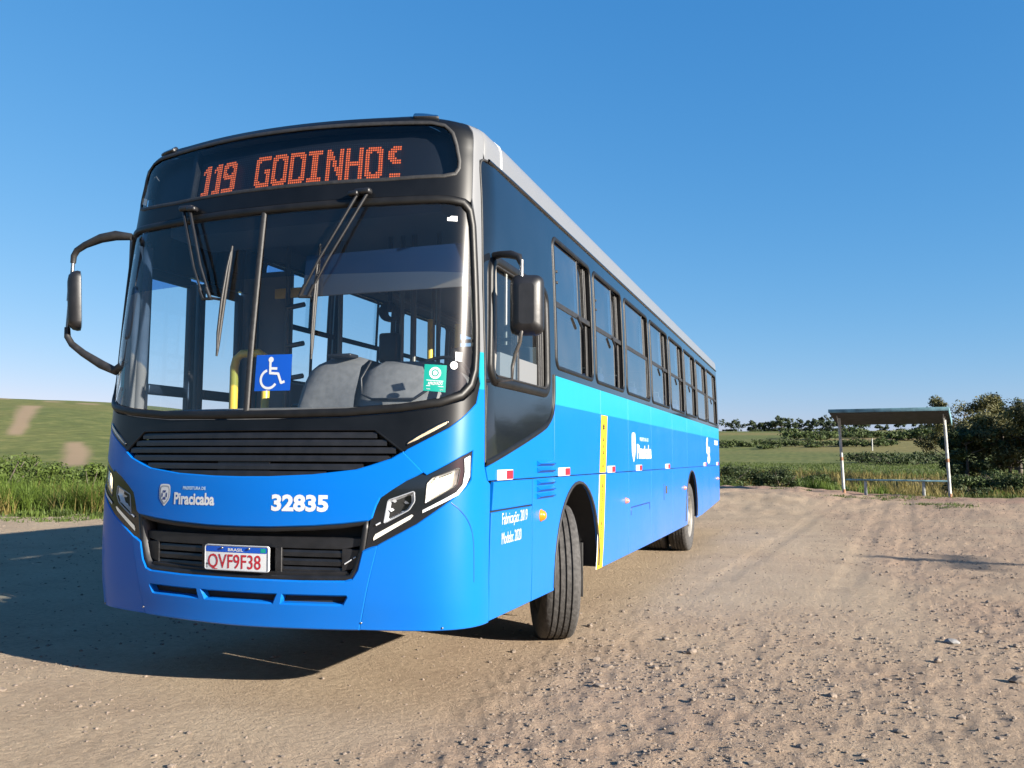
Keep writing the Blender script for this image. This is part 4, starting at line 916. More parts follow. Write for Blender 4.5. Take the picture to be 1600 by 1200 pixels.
def ground_mesh():
    mb = MB(); radii = [.9]; r = .9
    while r < 46: r *= 1.0125 if r < 16 else 1.02; radii.append(r)
    nfar = len(radii)
    while r < 3000: r *= 1.05; radii.append(r)
    # angles: dense inside the view, coarse elsewhere
    an = [-180+4*i for i in range(34)]+[-44+.14*i for i in range(0, 600)]+[40+4*i for i in range(0, 36)]
    an = sorted(set(round(a, 3) for a in an if -180 <= a < 180)); n = len(an)
    dirs = [(F2*math.cos(R(a))+R2*math.sin(R(a))) for a in an]
    vs = []
    for i, rad in enumerate(radii):
        for a, d in zip(an, dirs):
            x, y = CAM.x+rad*d.x, CAM.y+rad*d.y
            z = H(x, y)
            if rad < 46 and -46 < a < 42:
                e = lerp_tab(EDGE, a); z += detail(x, y, rad)*(1-sst(e-1, e+3, rad))
            vs.append((x, y, z))
    fs = []
    for i in range(len(radii)-1):
        for j in range(n):
            k = (j+1) % n; fs.append((i*n+j, (i+1)*n+j, (i+1)*n+k, i*n+k))
    vs.append((CAM.x, CAM.y, H(CAM.x, CAM.y))); c = len(vs)-1
    fs += [(j, (j+1) % n, c) for j in range(n)]
    mb.add(vs, fs, True)
    return mb
def ground_mat():
    m, n, l, p = nt('ground'); tc = n.new('ShaderNodeTexCoord'); at = n.new('ShaderNodeAttribute'); at.attribute_name = 'cover'
    def tex(s, d=6, ro=.6, v=None):
        t = n.new('ShaderNodeTexNoise'); t.inputs['Scale'].default_value = s; t.inputs['Detail'].default_value = d; t.inputs['Roughness'].default_value = ro; l.new(v or tc.outputs['Object'], t.inputs['Vector']); return t
    def ramp(src, stops):
        r = n.new('ShaderNodeValToRGB'); l.new(src, r.inputs[0]); e = r.color_ramp.elements
        while len(e) < len(stops): e.new(.5)
        for q, (pos, c) in zip(e, stops): q.position = pos; q.color = (*c, 1)
        return r.outputs[0]
    def mix(f, a, b, mode='MIX'):
        x = n.new('ShaderNodeMix'); x.data_type = 'RGBA'; x.blend_type = mode
        if isinstance(f, float): x.inputs['Factor'].default_value = f
        else: l.new(f, x.inputs['Factor'])
        for k, s_ in (('A', a), ('B', b)):
            i = [q for q in x.inputs if q.name == k and q.type == 'RGBA'][0]
            if isinstance(s_, tuple): i.default_value = (*s_, 1)
            else: l.new(s_, i)
        return [q for q in x.outputs if q.type == 'RGBA'][0]
    big = tex(.22, 5); mid = tex(1.6, 6); fine = tex(22, 8, .7); fine2 = tex(90, 4, .7)
    dirt = ramp(big.outputs['Fac'], [(.30, (0.2497, 0.1833, 0.1204)), (.48, (0.2881, 0.2188, 0.1469)), (.62, (0.3201, 0.2477, 0.1675)), (.75, (0.2561, 0.1705, 0.1146))])
    dirt = mix(.55, dirt, ramp(mid.outputs['Fac'], [(.3, (0.1921, 0.1384, 0.09402)), (.55, (0.2881, 0.222, 0.1528)), (.75, (0.3329, 0.2638, 0.1821))]))
    dirt = mix(.30, dirt, ramp(fine.outputs['Fac'], [(.35, (0.1344, 0.09651, 0.06464)), (.6, (0.3521, 0.2767, 0.1939))]))
    # far soil on the rim of the lot is redder
    sep = n.new('ShaderNodeSeparateColor'); l.new(at.outputs['Color'], sep.inputs[0])
    dirt = mix(sep.outputs[2], dirt, (0.216, 0.129, 0.096))
    crop = ramp(tex(.02, 6).outputs['Fac'], [(.35, (0.06075, 0.0819, 0.02028)), (.5, (0.09315, 0.1053, 0.02808)), (.65, (0.1377, 0.1287, 0.039))])
    crop = mix(.62, crop, ramp(tex(.35, 6, .7).outputs['Fac'], [(.3, (0.0243, 0.0351, 0.00936)), (.5, (0.07695, 0.0936, 0.02496)), (.7, (0.1944, 0.1716, 0.0624))]))
    wv = n.new('ShaderNodeTexWave'); wv.inputs['Scale'].default_value = .16; wv.inputs['Distortion'].default_value = 6; wv.inputs['Detail'].default_value = 4; wv.inputs['Detail Scale'].default_value = 1.2; l.new(tc.outputs['Object'], wv.inputs['Vector'])
    crop = mix(.14, crop, ramp(wv.outputs['Fac'], [(.2, (.040, .058, .014)), (.8, (.125, .135, .042))]))
    straw = ramp(tex(.5, 6, .7).outputs['Fac'], [(.35, (0.09, 0.075, 0.024)), (.65, (0.204, 0.162, 0.06))])
    field = mix(sep.outputs[1], crop, straw)
    c = mix(sep.outputs[0], dirt, field)
    at2 = n.new('ShaderNodeAttribute'); at2.attribute_name = 'bare'
    c = mix(at2.outputs['Fac'], c, (0.24, 0.168, 0.108))
    l.new(c, p.inputs['Base Color']); p.inputs['Roughness'].default_value = .95; p.inputs['Specular IOR Level'].default_value = .15
    ad = n.new('ShaderNodeMath'); ad.operation = 'MULTIPLY_ADD'; l.new(fine2.outputs['Fac'], ad.inputs[0]); ad.inputs[1].default_value = .35; l.new(fine.outputs['Fac'], ad.inputs[2])
    b = n.new('ShaderNodeBump'); b.inputs['Strength'].default_value = .8; b.inputs['Distance'].default_value = .03; l.new(ad.outputs[0], b.inputs['Height']); l.new(b.outputs[0], p.inputs['Normal'])
    return m
M['ground'] = ground_mat()
gmb = ground_mesh(); ground = gmb.build('ground', M['ground']); tag(ground, 'pale stony dirt lot running into green fields and low hills', kind='structure')
me = ground.data
me.color_attributes.new('cover', 'FLOAT_COLOR', 'POINT'); me.attributes.new('bare', 'FLOAT', 'POINT')
cols = []; bares = []
def cover(x, y):
    r, phi = polar(x, y); d = r-edge(phi, x, y)
    g = sst(-.6, 1.6, d+.9*fbm(x, y, .8, 3, 31)); red = max(.34*rough(x, y), sst(-9, -1, d)*sst(3, 12, phi)*(.6+.6*fbm(x, y, .5, 3, 32)))
    st = 0
    if phi > 0: st = max(sst(1, 6, d)*sst(60, 35, d)*sst(-.2, .3, fbm(x, y, .12, 3, 33)+.12), sst(.05, .3, fbm(x, y, .012, 3, 34))*sst(60, 150, d)*.7)
    else: st = .35*sst(0, .35, fbm(x, y, .02, 3, 35))
    bare = 0
    if phi < -10:           # dirt track climbing the left hill, and two ploughed strips
        for pts in LTRACK:
            for (ax, ay, aw), (bx, by, bw) in zip(pts, pts[1:]):
                vx, vy = bx-ax, by-ay; t = max(0, min(1, ((x-ax)*vx+(y-ay)*vy)/(vx*vx+vy*vy)))
                dd = math.hypot(x-ax-t*vx, y-ay-t*vy); w = aw+(bw-aw)*t; bare = max(bare, .85*sst(w*1.45, w*.35, dd+w*.5*fbm(x, y, .35, 3, 43)))
    else:
        bare = .85*sst(330, 380, d)*sst(470, 420, d)*sst(13, 18, phi)*sst(.0, .2, fbm(x, y, .008, 2, 40)+.1)
        tx = place(1462, 40); 
        if d < 60: # path dropping away behind the shelter
            for (ax, ay), (bx, by) in ((place(1470, 33), place(1455, 60)), (place(1455, 60), place(1440, 110))):
                vx, vy = bx-ax, by-ay; t = max(0, min(1, ((x-ax)*vx+(y-ay)*vy)/(vx*vx+vy*vy))); bare = max(bare, sst(1.6, .9, math.hypot(x-ax-t*vx, y-ay-t*vy)))
    return (g, max(0, min(1, st)), max(0, min(1, red)), 1), bare
LTRACK = [[(*place(118, 90), 1.2), (*place(124, 104), 1.5), (*place(121, 120), 1.2)], [(*place(26, 130), 1.2), (*place(34, 160), 1.5), (*place(44, 195), 2.0), (*place(48, 215), 2.6)],
          [(*place(-20, 205), 3), (*place(14, 208), 2.5)], [(*place(-60, 272), 2), (*place(40, 268), 2), (*place(95, 262), 2.2), (*place(140, 255), 2.6)]]
for v in gmb.v:
    if math.hypot(v[0]-CAM.x, v[1]-CAM.y) < 18: cols += [0, 0, .34*rough(v[0], v[1]), 1]; bares.append(0); continue
    a, b = cover(v[0], v[1]); cols += a; bares.append(b)
me.attributes['cover'].data.foreach_set('color', cols); me.attributes['bare'].data.foreach_set('value', bares)
# ------------------------------------------------------------------ loose stones
def ico(rnd, sub=1):
    bm = bmesh.new(); bmesh.ops.create_icosphere(bm, subdivisions=sub, radius=1)
    s3 = (rnd.uniform(.8, 1.3), rnd.uniform(.7, 1.1), rnd.uniform(.45, .8))
    vs = [tuple(v.co[i]*s3[i]*rnd.uniform(.72, 1.2) for i in range(3)) for v in bm.verts]; fs = [[v.index for v in f.verts] for f in bm.faces]; bm.free(); return vs, fs
protos = [ico(rng) for _ in range(14)]
M['stone'] = simple('stone', (.25, .195, .15), .9, noise_amt=.35, nscale=30, bump=.4)
M['rock'] = simple('grey_rock', (.28, .27, .26), .9, noise_amt=.35, nscale=25, bump=.5)
gv = MB()
def gz(x, y):
    r, phi = polar(x, y); e = lerp_tab(EDGE, phi); return H(x, y)+detail(x, y, r)*(1-sst(e-1, e+3, r))
cnt = 0
while cnt < 32000:
    a = rng.uniform(-33, 33); r = 2.2+28*rng.random()**1.7; d = F2*math.cos(R(a))+R2*math.sin(R(a)); x, y = CAM.x+r*d.x, CAM.y+r*d.y
    if abs(x) < 1.3 and -.1 < y < 13.2 and rng.random() < .8: continue
    k = rough(x, y)*(.4+.6*sst(-.15, .3, fbm(x, y, 1.3, 2, 28)+.1))
    if rng.random() > .08+.92*k: continue
    sz = rng.choice((.004, .005, .006, .008, .010, .014))*rng.uniform(.7, 1.3)*(1 if rng.random() > .03 else 2)
    if r < 5: sz *= .75
    vs, fs = protos[rng.randrange(14)]; c, s_ = math.cos(r*50), math.sin(r*50); z = gz(x, y)
    gv.add([(x+sz*(v[0]*c-v[1]*s_), y+sz*(v[0]*s_+v[1]*c), z+sz*(v[2]+.15)) for v in vs], fs); cnt += 1
tag(gv.build('gravel', M['stone']), 'loose gravel and clods scattered over the dirt lot', kind='stuff')
# ------------------------------------------------------------------ plants
def leaf_mat(name, c, var=.35, trans=.25, nscale=1.5):
    m, n, l, p = nt(name); out = n['Material Output']; c = tuple(q*.62 for q in c)
    tc = n.new('ShaderNodeTexCoord'); tx = n.new('ShaderNodeTexNoise'); tx.inputs['Scale'].default_value = nscale; tx.inputs['Detail'].default_value = 5; l.new(tc.outputs['Object'], tx.inputs['Vector'])
    gi = n.new('ShaderNodeObjectInfo')
    r = n.new('ShaderNodeValToRGB'); l.new(tx.outputs['Fac'], r.inputs[0]); e = r.color_ramp.elements
    e[0].position = .32; e[0].color = (c[0]*(1-var), c[1]*(1-var), c[2]*(1-var), 1); e[1].position = .68; e[1].color = (c[0]*(1+var*1.2), c[1]*(1+var), c[2]*(1+var*.6), 1)
    l.new(r.outputs[0], p.inputs['Base Color']); p.inputs['Roughness'].default_value = .65; p.inputs['Specular IOR Level'].default_value = .25
    t = n.new('ShaderNodeBsdfTranslucent'); l.new(r.outputs[0], t.inputs[0]); mx = n.new('ShaderNodeMixShader'); mx.inputs[0].default_value = trans
    l.new(p.outputs[0], mx.inputs[1]); l.new(t.outputs[0], mx.inputs[2]); l.new(mx.outputs[0], out.inputs['Surface'])
    return m
M['grass'] = leaf_mat('grass_blades', (.12, .19, .030), .35, .3, .9)
M['dry'] = leaf_mat('dry_grass', (.26, .22, .075), .35, .3, .9)
M['weed'] = leaf_mat('weed_leaves', (.09, .138, .028), .4, .2, 2)
M['leaf_d'] = leaf_mat('dark_leaves', (.044, .070, .022), .5, .15, 1.2)
M['leaf_m'] = leaf_mat('mid_leaves', (.065, .098, .028), .5, .15, 1.0)
M['leaf_o'] = leaf_mat('olive_leaves', (.115, .118, .046), .5, .15, 1.0)
M['leaf_far'] = leaf_mat('far_leaves', (.045, .068, .030), .4, .1, .3)
M['bark'] = simple('bark', (.13, .105, .085), .9, noise_amt=.4, nscale=8, bump=.5)
def blade(mb, x, y, z, h, w, lean, az, seg=3):
    dx, dy = math.cos(az), math.sin(az); px, py = -dy, dx; vs = []
    for i in range(seg+1):
        t = i/seg; o = lean*h*t*t; ww = w*(1-t)**.7 if i < seg else 0
        cx, cy, cz = x+dx*o, y+dy*o, z+h*t*(1-.25*lean*t)
        vs += [(cx-px*ww, cy-py*ww, cz), (cx+px*ww, cy+py*ww, cz)]
    mb.add(vs, [(2*i, 2*i+1, 2*i+3, 2*i+2) for i in range(seg)], True)
def grass_field(name, label, mat, n, a0, a1, d0, d1, h0, h1, w, lean=.5, mask_=None, cl=5, seed=1):
    g = random.Random(seed); mb = MB(); k = 0; tries = 0
    while k < n and tries < n*8:
        tries += 1
        a = g.uniform(a0, a1); d = F2*math.cos(R(a))+R2*math.sin(R(a)); e = edge(a, CAM.x+30*d.x, CAM.y+30*d.y)
        r = e+d0+(d1-d0)*g.random()**1.5; x, y = CAM.x+r*d.x, CAM.y+r*d.y
        if mask_ and not mask_(x, y, r-e, g): continue
        hh = g.uniform(h0, h1)*(.65+.7*max(0, .5+fbm(x, y, .4, 2, 50)))
        for _ in range(cl):
            xx, yy = x+g.gauss(0, .06), y+g.gauss(0, .06)
            blade(mb, xx, yy, H(x, y)-.02, hh*g.uniform(.55, 1.1), w*g.uniform(.7, 1.3), g.uniform(.1, lean), g.uniform(0, 6.283), 3 if hh > .25 else 2)
        k += 1
    return tag(mb.build(name, mat), label, kind='stuff')
clump = lambda t, f=.7, sd=81: (lambda x, y, d, g: fbm(x, y, f, 3, sd) > t or g.random() < .12)
grass_field('verge_grass', 'tall bright green grass along the left edge of the lot', M['grass'], 5600, -40, -8, -.2, 6, .25, 1.0, .013, .9, clump(-.10), 6, 1)
grass_field('verge_straw', 'pale straw stalks mixed into the tall left grass', M['dry'], 2200, -40, -8, -.4, 6, .2, .85, .011, .9, clump(.02, .6, 83), 5, 9)
grass_field('verge_weeds', 'short leafy weeds where dirt meets grass', M['weed'], 1100, -36, -22, -1.3, 1.0, .06, .26, .016, .9, clump(.05, .9, 84), 6, 2)
grass_field('edge_litter', 'sparse low sprouts on the dirt before the left grass', M['weed'], 260, -36, -22, -3.2, 0, .03, .12, .016, .9, clump(.16, .8, 87), 6, 10)
grass_field('slope_grass', 'mixed green grass beyond the right rim of the lot', M['weed'], 4200, -8, 38, .9, 16, .12, .38, .014, .8, lambda x, y, d, g: fbm(x, y, .3, 3, 61) > .02, 5, 3)
grass_field('dry_grass', 'yellow dry grass on the slope behind the shelter', M['dry'], 4600, 0, 34, 3, 48, .3, .85, .022, .8, lambda x, y, d, g: fbm(x, y, .15, 3, 33) > -.08, 5, 4)
grass_field('reed_tufts', 'tall bright grass tufts standing along the right rim', M['grass'], 60, 13.5, 25, -.2, 1.5, .35, .75, .014, .7, lambda x, y, d, g: fbm(x, y, .45, 2, 70) > .1, 9, 8)
grass_field('rim_tufts', 'low grass tufts on the rim of the dirt lot', M['weed'], 300, 13, 30, -6.5, -.4, .03, .10, .012, .9, lambda x, y, d, g: fbm(x, y, .5, 2, 64) > .2, 7, 5)
grass_field('field_crop', 'green crop covering the left hillside', M['grass'], 9000, -36, -22, 5, 75, .22, .42, .022, .7, lambda x, y, d, g: cover(x, y)[1] < .2, 4, 6)
grass_field('valley_crop', 'green crop covering the valley field', M['weed'], 9000, 12.5, 33, 38, 130, .2, .42, .03, .7, lambda x, y, d, g: fbm(x, y, .03, 2, 72) > -.2, 4, 7)
def leaves(mb, g, c, rad, n, size, flat=1.):
    """leaf faces spread through an uneven clump, denser near its outside"""
    for _ in range(n):
        v = Vector((g.gauss(0, 1), g.gauss(0, 1), g.gauss(0, 1))).normalized(); k = g.random()**.38
        p = Vector(c)+Vector((v.x*rad[0], v.y*rad[1], v.z*rad[2]))*k
        nrm = (v+Vector((g.gauss(0, .7), g.gauss(0, .7), g.gauss(0, .7)+.35))).normalized(); a = nrm.orthogonal().normalized(); a.rotate(Matrix.Rotation(g.uniform(0, 6.28), 3, nrm)); b = nrm.cross(a)
        s_ = size*g.uniform(.55, 1.35); w = s_*g.uniform(.35, .6)
        mb.add([p-a*s_, p+b*w, p+a*s_, p-b*w], [(0, 1, 2, 3)])
def bush(x, y, w, h, mat, label, n=1500, size=.06, seed=0, name='bush', group=None, stems=4, z=None):
    g = random.Random(seed); z = H(x, y) if z is None else z
    b = tag(empty(name, (x, y, z)), label, 'bush', group)
    mb = MB()
    for i in range(stems):
        a = g.uniform(0, 6.28); q = g.uniform(.2, .45)*w; mb.tube([(0, 0, -.1), (math.cos(a)*q*.4, math.sin(a)*q*.4, h*.35), (math.cos(a)*q, math.sin(a)*q, h*.75)], [.03*h, .02*h, .006*h], 5)
    mb.build('stem', M['bark'], b)
    mb = MB(); nc = 9+int(w*2)
    for i in range(nc):
        a = g.uniform(0, 6.28); q = w*.5*g.random()**.5*.75; zz = h*g.uniform(.22, .80)*(1-.35*(q/(w*.5))**2)
        rr_ = (w*g.uniform(.14, .24), w*g.uniform(.14, .24), h*g.uniform(.14, .24))
        leaves(mb, g, (math.cos(a)*q, math.sin(a)*q, zz), rr_, n//nc, size)
    mb.build('foliage', mat, b)
    return b
def tree(x, y, h, w, mat, label, n=5000, size=.10, seed=0, lift=.25, group=None, name='tree', z=None, clumps=26):
    g = random.Random(seed); z = H(x, y) if z is None else z
    t = tag(empty(name, (x, y, z)), label, 'tree', group)
    mb = MB(); r0 = .022*h+.03; top = Vector((g.gauss(0, .04*h), g.gauss(0, .04*h), h*.86)); trunk = [Vector((0, 0, -.2)), Vector((g.gauss(0, .02*h), g.gauss(0, .02*h), h*.3)), Vector((g.gauss(0, .03*h), g.gauss(0, .03*h), h*.6)), top]
    mb.tube(trunk, [r0, r0*.75, r0*.45, r0*.12], 7)
    tips = [top]
    for i in range(13):
        q = g.uniform(lift, .85); b0 = trunk[1].lerp(trunk[3], (q-.3)/.6) if q > .3 else trunk[0].lerp(trunk[1], q/.3)
        a = i*2.4+g.uniform(-.5, .5); L_ = w*.5*g.uniform(.55, 1.05)*(1-.45*max(0, q-.5)); e = b0+Vector((math.cos(a)*L_, math.sin(a)*L_, L_*g.uniform(.2, .8)))
        mid = b0.lerp(e, .5)+Vector((0, 0, -.06*L_)); mb.tube([b0, mid, e], [r0*.38, r0*.22, r0*.06], 5); tips += [e, mid.lerp(e, .6)]
    mb.build('trunk', M['bark'], t)
    mb = MB(); used = [g.choice(tips) for _ in range(clumps)]
    for p in used:
        s_ = w*g.uniform(.07, .16); c = p+Vector((g.gauss(0, w*.05), g.gauss(0, w*.05), g.gauss(0, h*.03)))
        leaves(mb, g, c, (s_, s_, s_*g.uniform(.55, .9)), n//clumps, size)
    if lift < .06: leaves(mb, g, (0, 0, h*.16), (w*.42, w*.42, h*.17), n//3, size)      # scrub round its foot
    mb.build('crown', mat, t)
    return t
def top_h(px, py, depth):
    """height above the ground at that spot of something whose top shows at picture row py"""
    x, y = place(px, depth); return CAM.z+depth*(715-py)/FPX-H(x, y)
k = 100
# bushes just beyond the rim, between the bus and the shelter
for px, py, dp, w, mt, lb in ((1132, 728, 38, 2.0, 'leaf_d', 'dark rounded bush right behind the rear end of the bus'), (1160, 734, 39.5, 1.6, 'leaf_d', 'dark bush second from the bus rear, beyond the dirt rim'),
        (1218, 733, 38.5, 2.0, 'leaf_d', 'dark bush midway between the bus and the shelter'), (1192, 745, 40, 1.3, 'leaf_m', 'small green bush between two darker bushes left of the shelter'), (1262, 740, 39, 1.7, 'leaf_m', 'green bush just left of the shelter'), (1290, 752, 41, 1.3, 'leaf_m', 'low green bush at the foot of the left shelter post')):
    x, y = place(px, dp); k += 1; bush(x, y, w*1.3, top_h(px, py, dp)*1.25, M[mt], lb, 3400, .055, k, group='bushes along the rim of the lot')
for px, py, dp, w, mt, lb in ((10, 704, 33, 2.6, 'weed', 'dark green bush at the left picture edge behind the tall grass'), (62, 707, 35, 2.4, 'weed', 'green bush behind the tall grass, right of the edge bush'), (92, 716, 32, 1.8, 'weed', 'low green bush beside the pale dirt track'), (-40, 700, 36, 3.0, 'weed', 'green bush cut by the left picture edge'), (145, 722, 31, 1.8, 'weed', 'low bush between tall grass and bus front')):
    x, y = place(px, dp); k += 1; bush(x, y, w, max(.5, top_h(px, py, dp)), M[mt], lb, 2200, .07 if dp < 60 else .18, k, group='bushes behind the left verge')
for px, py, dp, w, mt, lb in ((300, 700, 46, 3.0, 'leaf_m', 'green bush far behind the front door side of the bus'), (620, 712, 52, 3.4, 'leaf_d', 'dark bush far behind the middle of the bus'), (900, 716, 48, 3.0, 'leaf_m', 'green bush far behind the rear half of the bus')):
    x, y = place(px, dp); k += 1; bush(x, y, w, max(.8, top_h(px, py, dp)), M[mt], lb, 2200, .08, k, group='bushes hidden behind the bus')
# trees to the right of the shelter
for px, py, dp, w, mt, lb, nn in ((1504, 630, 58, 4.2, 'leaf_o', 'flat-topped olive tree rising just right of the shelter roof', 9000), (1558, 621, 62, 3.4, 'leaf_d', 'tall dark tree with two heads against the sky', 9000), (1592, 618, 64, 3.4, 'leaf_d', 'tall dark tree at the right picture edge', 9000),
        (1508, 672, 47, 2.6, 'leaf_d', 'dark bushy tree directly behind the right shelter post', 9000), (1532, 660, 50, 3.4, 'leaf_o', 'olive tree with pale bare limbs in the middle of the clump', 11000), (1572, 650, 48, 4.4, 'leaf_o', 'broad olive tree in front of the tall dark trees', 13000), (1618, 648, 46, 4.5, 'leaf_o', 'broad olive tree cut by the right picture edge', 9000), (1680, 640, 46, 5, 'leaf_d', 'tree outside the right picture edge, first', 4000), (1750, 640, 44, 5, 'leaf_d', 'tree outside the right picture edge, second', 4000)):
    x, y = place(px, dp); k += 1; tree(x, y, top_h(px, py, dp)*1.06, w*1.18, M[mt], lb, int(nn*1.2), .085, k, .10, 'trees right of the shelter', clumps=70)
for px, py, dp, w, mt, lb in ((1500, 735, 38, 2.6, 'leaf_m', 'green shrub right of the shelter, nearest the right post'), (1535, 725, 39, 2.8, 'leaf_m', 'green shrub in the middle of the thicket under the trees'), (1572, 728, 37.5, 2.8, 'leaf_m', 'green shrub of the thicket, near the right picture edge'), (1612, 722, 37, 3, 'leaf_m', 'green shrub cut by the right picture edge'), (1560, 762, 35.2, 1.4, 'grass', 'bright yellow-green low bush at the foot of the thicket'), (1518, 752, 36.5, 1.8, 'leaf_d', 'dark low shrub at the foot of the thicket')):
    x, y = place(px, dp); k += 1; bush(x, y, w, top_h(px, py, dp), M[mt], lb, 3200, .06, k, group='shrubs of the right thicket')
# hedgerow and scattered bushes in the valley, trees on the ridge
hz = random.Random(11)
ORD = 'first second third fourth fifth sixth seventh eighth ninth tenth eleventh twelfth thirteenth fourteenth fifteenth sixteenth seventeenth eighteenth nineteenth twentieth'.split()+['twenty-'+q for q in 'first second third fourth fifth sixth seventh eighth ninth'.split()]
for i in range(20):
    px = 1130+i*14+hz.uniform(-5, 5); dp = hz.uniform(262, 290); x, y = place(px, dp); k += 1
    bush(x, y, hz.uniform(4, 9), hz.uniform(1.5, 4.2), M['leaf_m'], ORD[i]+' bush from the left in the dark hedge across the valley field', 420, .36, k, 'hedge_bush', 'hedge bushes across the valley')
for i in range(22):
    px = 1235+i*11.5+hz.uniform(-6, 6); dp = hz.uniform(330, 400); x, y = place(px, dp); k += 1
    bush(x, y, hz.uniform(9, 16), hz.uniform(2.5, 6), M['leaf_m'], ORD[i]+' bush from the left in the bush belt on the far slope', 420, .62, k, 'slope_bush', 'bush belt on the far slope')
for i in range(9):
    px = 1340+i*17+hz.uniform(-6, 6); dp = hz.uniform(120, 170); x, y = place(px, dp); k += 1
    bush(x, y, hz.uniform(5, 9), hz.uniform(1.2, 2.4), M['leaf_d'], ORD[i]+' low dark bush from the left in the field behind the shelter', 420, .24, k, 'field_bush', 'low bushes in the shaded field')
for i, (px, hh, w) in enumerate(((1143, 5, 16), (1178, 8, 11), (1187, 5, 10), (1196, 8, 6), (1210, 7, 16), (1222, 11, 15), (1230, 8, 10), (1240, 7, 9), (1257, 6.5, 14), (1264, 11, 8), (1284, 7, 14), (1292, 14, 10), (1302, 7, 14), (1316, 7, 14), (1344, 6, 14), (1378, 4, 9), (1407, 7, 8), (1440, 5, 12), (1466, 7, 10))):
    dp = hz.uniform(560, 600); x, y = place(px, dp); k += 1
    tree(x, y, hh*.78, w, M['leaf_far'], ORD[i]+' small dark tree from the left on the far ridge', 620, .75, k, .04, 'trees along the far ridge', 'ridge_tree', clumps=22)
# ------------------------------------------------------------------ bus shelter
M['post'] = simple('white_painted_post', (.52, .53, .50), .7, noise_amt=.3, nscale=9)
M['rust'] = simple('rusty_paint', (.34, .17, .09), .8, noise_amt=.4, nscale=20)
M['aqua'] = simple('faded_aqua_paint', (.17, .34, .40), .6, noise_amt=.45, nscale=4)
M['soffit'] = simple('shelter_soffit', (.055, .06, .07), .8, noise_amt=.3, nscale=5)
sA = Vector((*place(1316, 29.7), 0)); sB = Vector((*place(1481, 28.1), 0))
for q in (sA, sB): q.z = H(q.x, q.y)
ax = (sB-sA); ax.z = 0; W_ = ax.length; ax.normalize(); ay = Vector((-ax.y, ax.x, 0))
shl = tag(empty('bus_shelter', sA, math.atan2(ax.y, ax.x)), 'small open bus shelter with faded aqua roof board and bench', 'shelter')
dz = sB.z-sA.z
for x, z0, lean in ((0, 0, -.10), (W_, dz, -.10)):
    mb = MB(); mb.tube([(x, 0, z0-.2), (x+lean*.5, 0, 1.25), (x+lean, 0, 2.62)], .050, 10); p = mb.build('post', M['post'], shl)
    mb = MB(); mb.tube([(x, 0, z0-.05), (x, 0, z0+.12)], .053, 10); mb.build('rust_collar', M['rust'], p)
    mb = MB(); mb.tube([(x+lean*.45, 0, 1.10+z0*.5), (x+lean*.5, 0, 1.22+z0*.5)], .053, 10); mb.build('rust_patch', M['rust'], p)
tl = .30      # roof falls towards the back
mb = MB(); mb.add([(-.30, -.70, 2.70), (W_+.05, -.70, 2.70), (W_+.05, .95, 2.36), (-.30, .95, 2.36), (-.30, -.70, 2.75), (W_+.05, -.70, 2.75), (W_+.05, .95, 2.41), (-.30, .95, 2.41)], [(0, 1, 2, 3), (4, 7, 6, 5), (0, 4, 5, 1), (2, 6, 7, 3), (0, 3, 7, 4), (1, 5, 6, 2)]); rf = mb.build('roof', M['soffit'], shl)
mb = MB(); mb.rbox((W_/2-.12, -.73, 2.775), (W_+.42, .03, .12), .006); mb.build('fascia_board', M['aqua'], rf)
mb = MB(); mb.add([(W_+.065, -.71, 2.84), (W_+.065, .95, 2.50), (W_+.065, .95, 2.28), (W_+.065, -.71, 2.64), (W_+.09, -.71, 2.84), (W_+.09, .95, 2.50), (W_+.09, .95, 2.28), (W_+.09, -.71, 2.64)], [(0, 1, 2, 3), (4, 7, 6, 5), (0, 4, 5, 1), (1, 5, 6, 2), (2, 6, 7, 3), (3, 7, 4, 0)]); mb.build('end_board', M['aqua'], rf)
for i in range(13):
    x = -.22+i*(W_+.2)/12; mb = MB(); mb.add([(x-.03, -.69, 2.752), (x, -.69, 2.785), (x+.03, -.69, 2.752), (x-.03, .94, 2.412), (x, .94, 2.445), (x+.03, .94, 2.412)], [(0, 1, 4, 3), (1, 2, 5, 4)]); mb.build('roof_rib', M['soffit'], rf)
for x in (-.10, W_-.10):
    mb = MB(); mb.tube([(x, 0, 2.25), (x, -.45, 2.62)], .018, 6); mb.build('roof_brace', M['post'], shl)
bn = empty('bench'); bn.parent = shl
mb = MB(); mb.rbox((W_/2, .35, .44), (W_-.05, .30, .05), .01); mb.build('bench_plank', M['aqua'], bn)
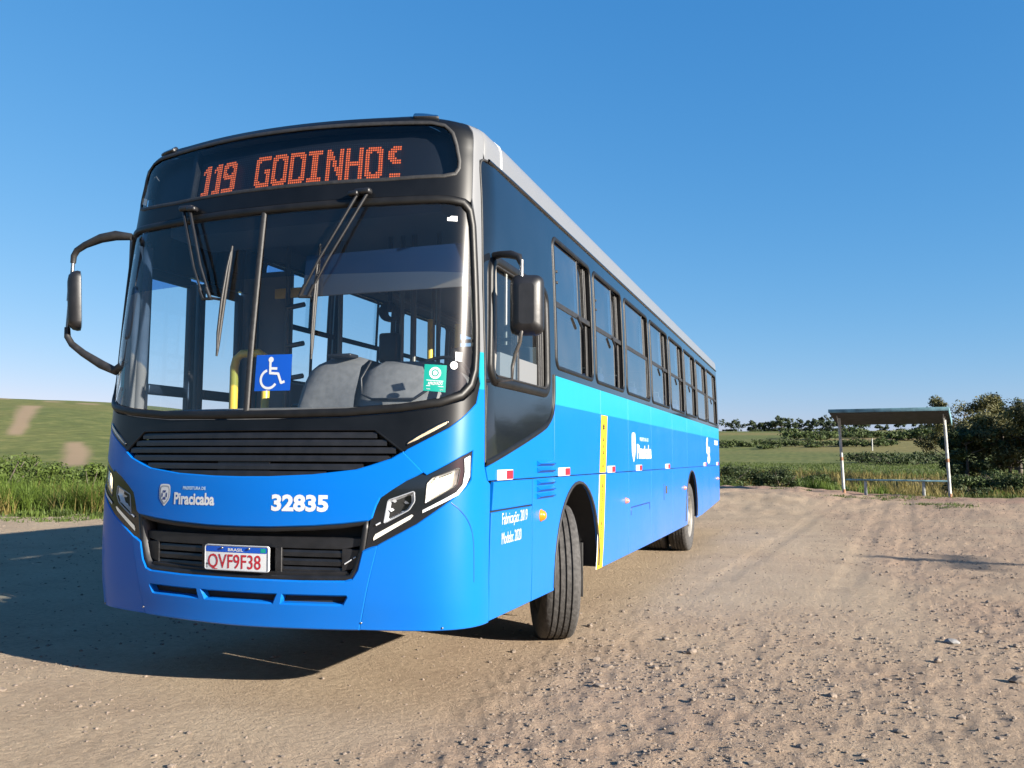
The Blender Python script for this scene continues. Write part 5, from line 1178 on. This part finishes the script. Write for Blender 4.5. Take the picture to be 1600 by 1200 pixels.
for x in (.66, W_-.80):
    mb = MB(); mb.rbox((x, .30, .16), (.09, .09, .50), .01); mb.build('bench_leg', M['post'], bn)
# thin pale pole standing in the field beyond
px_, py_ = place(1362, 235); pz = H(px_, py_); mb = MB(); mb.tube([(0, 0, -.2), (0, 0, 3.3)], .16, 8); fp = mb.build('field_post', M['post']); fp.location = (px_, py_, pz); tag(fp, 'thin pale post standing in the field behind the shelter', 'post')
# utility pole out of frame on the right; its shadow crosses the lot
po = Vector((4.0, 9.2, 0))+Vector((to_sun.x, to_sun.y, 0)).normalized()*(8.5/math.tan(R(SUN_EL)))
up_ = tag(empty('utility_pole', (po.x, po.y, H(po.x, po.y))), 'round utility pole standing right of the lot, outside the picture', 'pole')
mb = MB(); mb.tube([(0, 0, -.3), (0, 0, 8.5)], [.17, .11], 12); mb.build('shaft', M['post'], up_)
mb = MB(); mb.rbox((0, 0, 8.1), (.12, 1.8, .12), .02); mb.build('crossarm', M['bark'], up_)
# single stones that stand out
for px, py, sz, lb in ((1487, 1006, .045, 'grey stone with a long shadow lying on open dirt at the right'), (922, 980, .030, 'pale stone right of the front tyre'), (1040, 1000, .030, 'white stone in the middle foreground'), (1465, 1034, .026, 'pale flat stone below the grey one'), (1595, 1068, .05, 'pale stone at the right picture edge near the bottom'), (1300, 1090, .028, 'pale chip of stone near the bottom centre right'), (1080, 1021, .035, 'flat round pale stone in the foreground'), (1305, 965, .02, 'small stone near the lighter tyre track'), (935, 1075, .03, 'pale pointed stone near the bottom edge')):
    v = fw+(px-800)/FPX*rt-(py-600)/FPX*up; t = CAM.z/-v.z; x, y = CAM.x+t*v.x, CAM.y+t*v.y
    for _ in range(3): t = (CAM.z-gz(x, y))/-v.z; x, y = CAM.x+t*v.x, CAM.y+t*v.y
    g = random.Random(px); vs, fs = ico(g, 2); mb = MB(); mb.add([(a*sz, b*sz, c*sz) for a, b, c in vs], fs, False); o = mb.build('stone', M['rock'] if px == 1487 else M['stone']); o.location = (x, y, gz(x, y)+sz*.35); tag(o, lb, 'stone', 'stones lying on the lot')
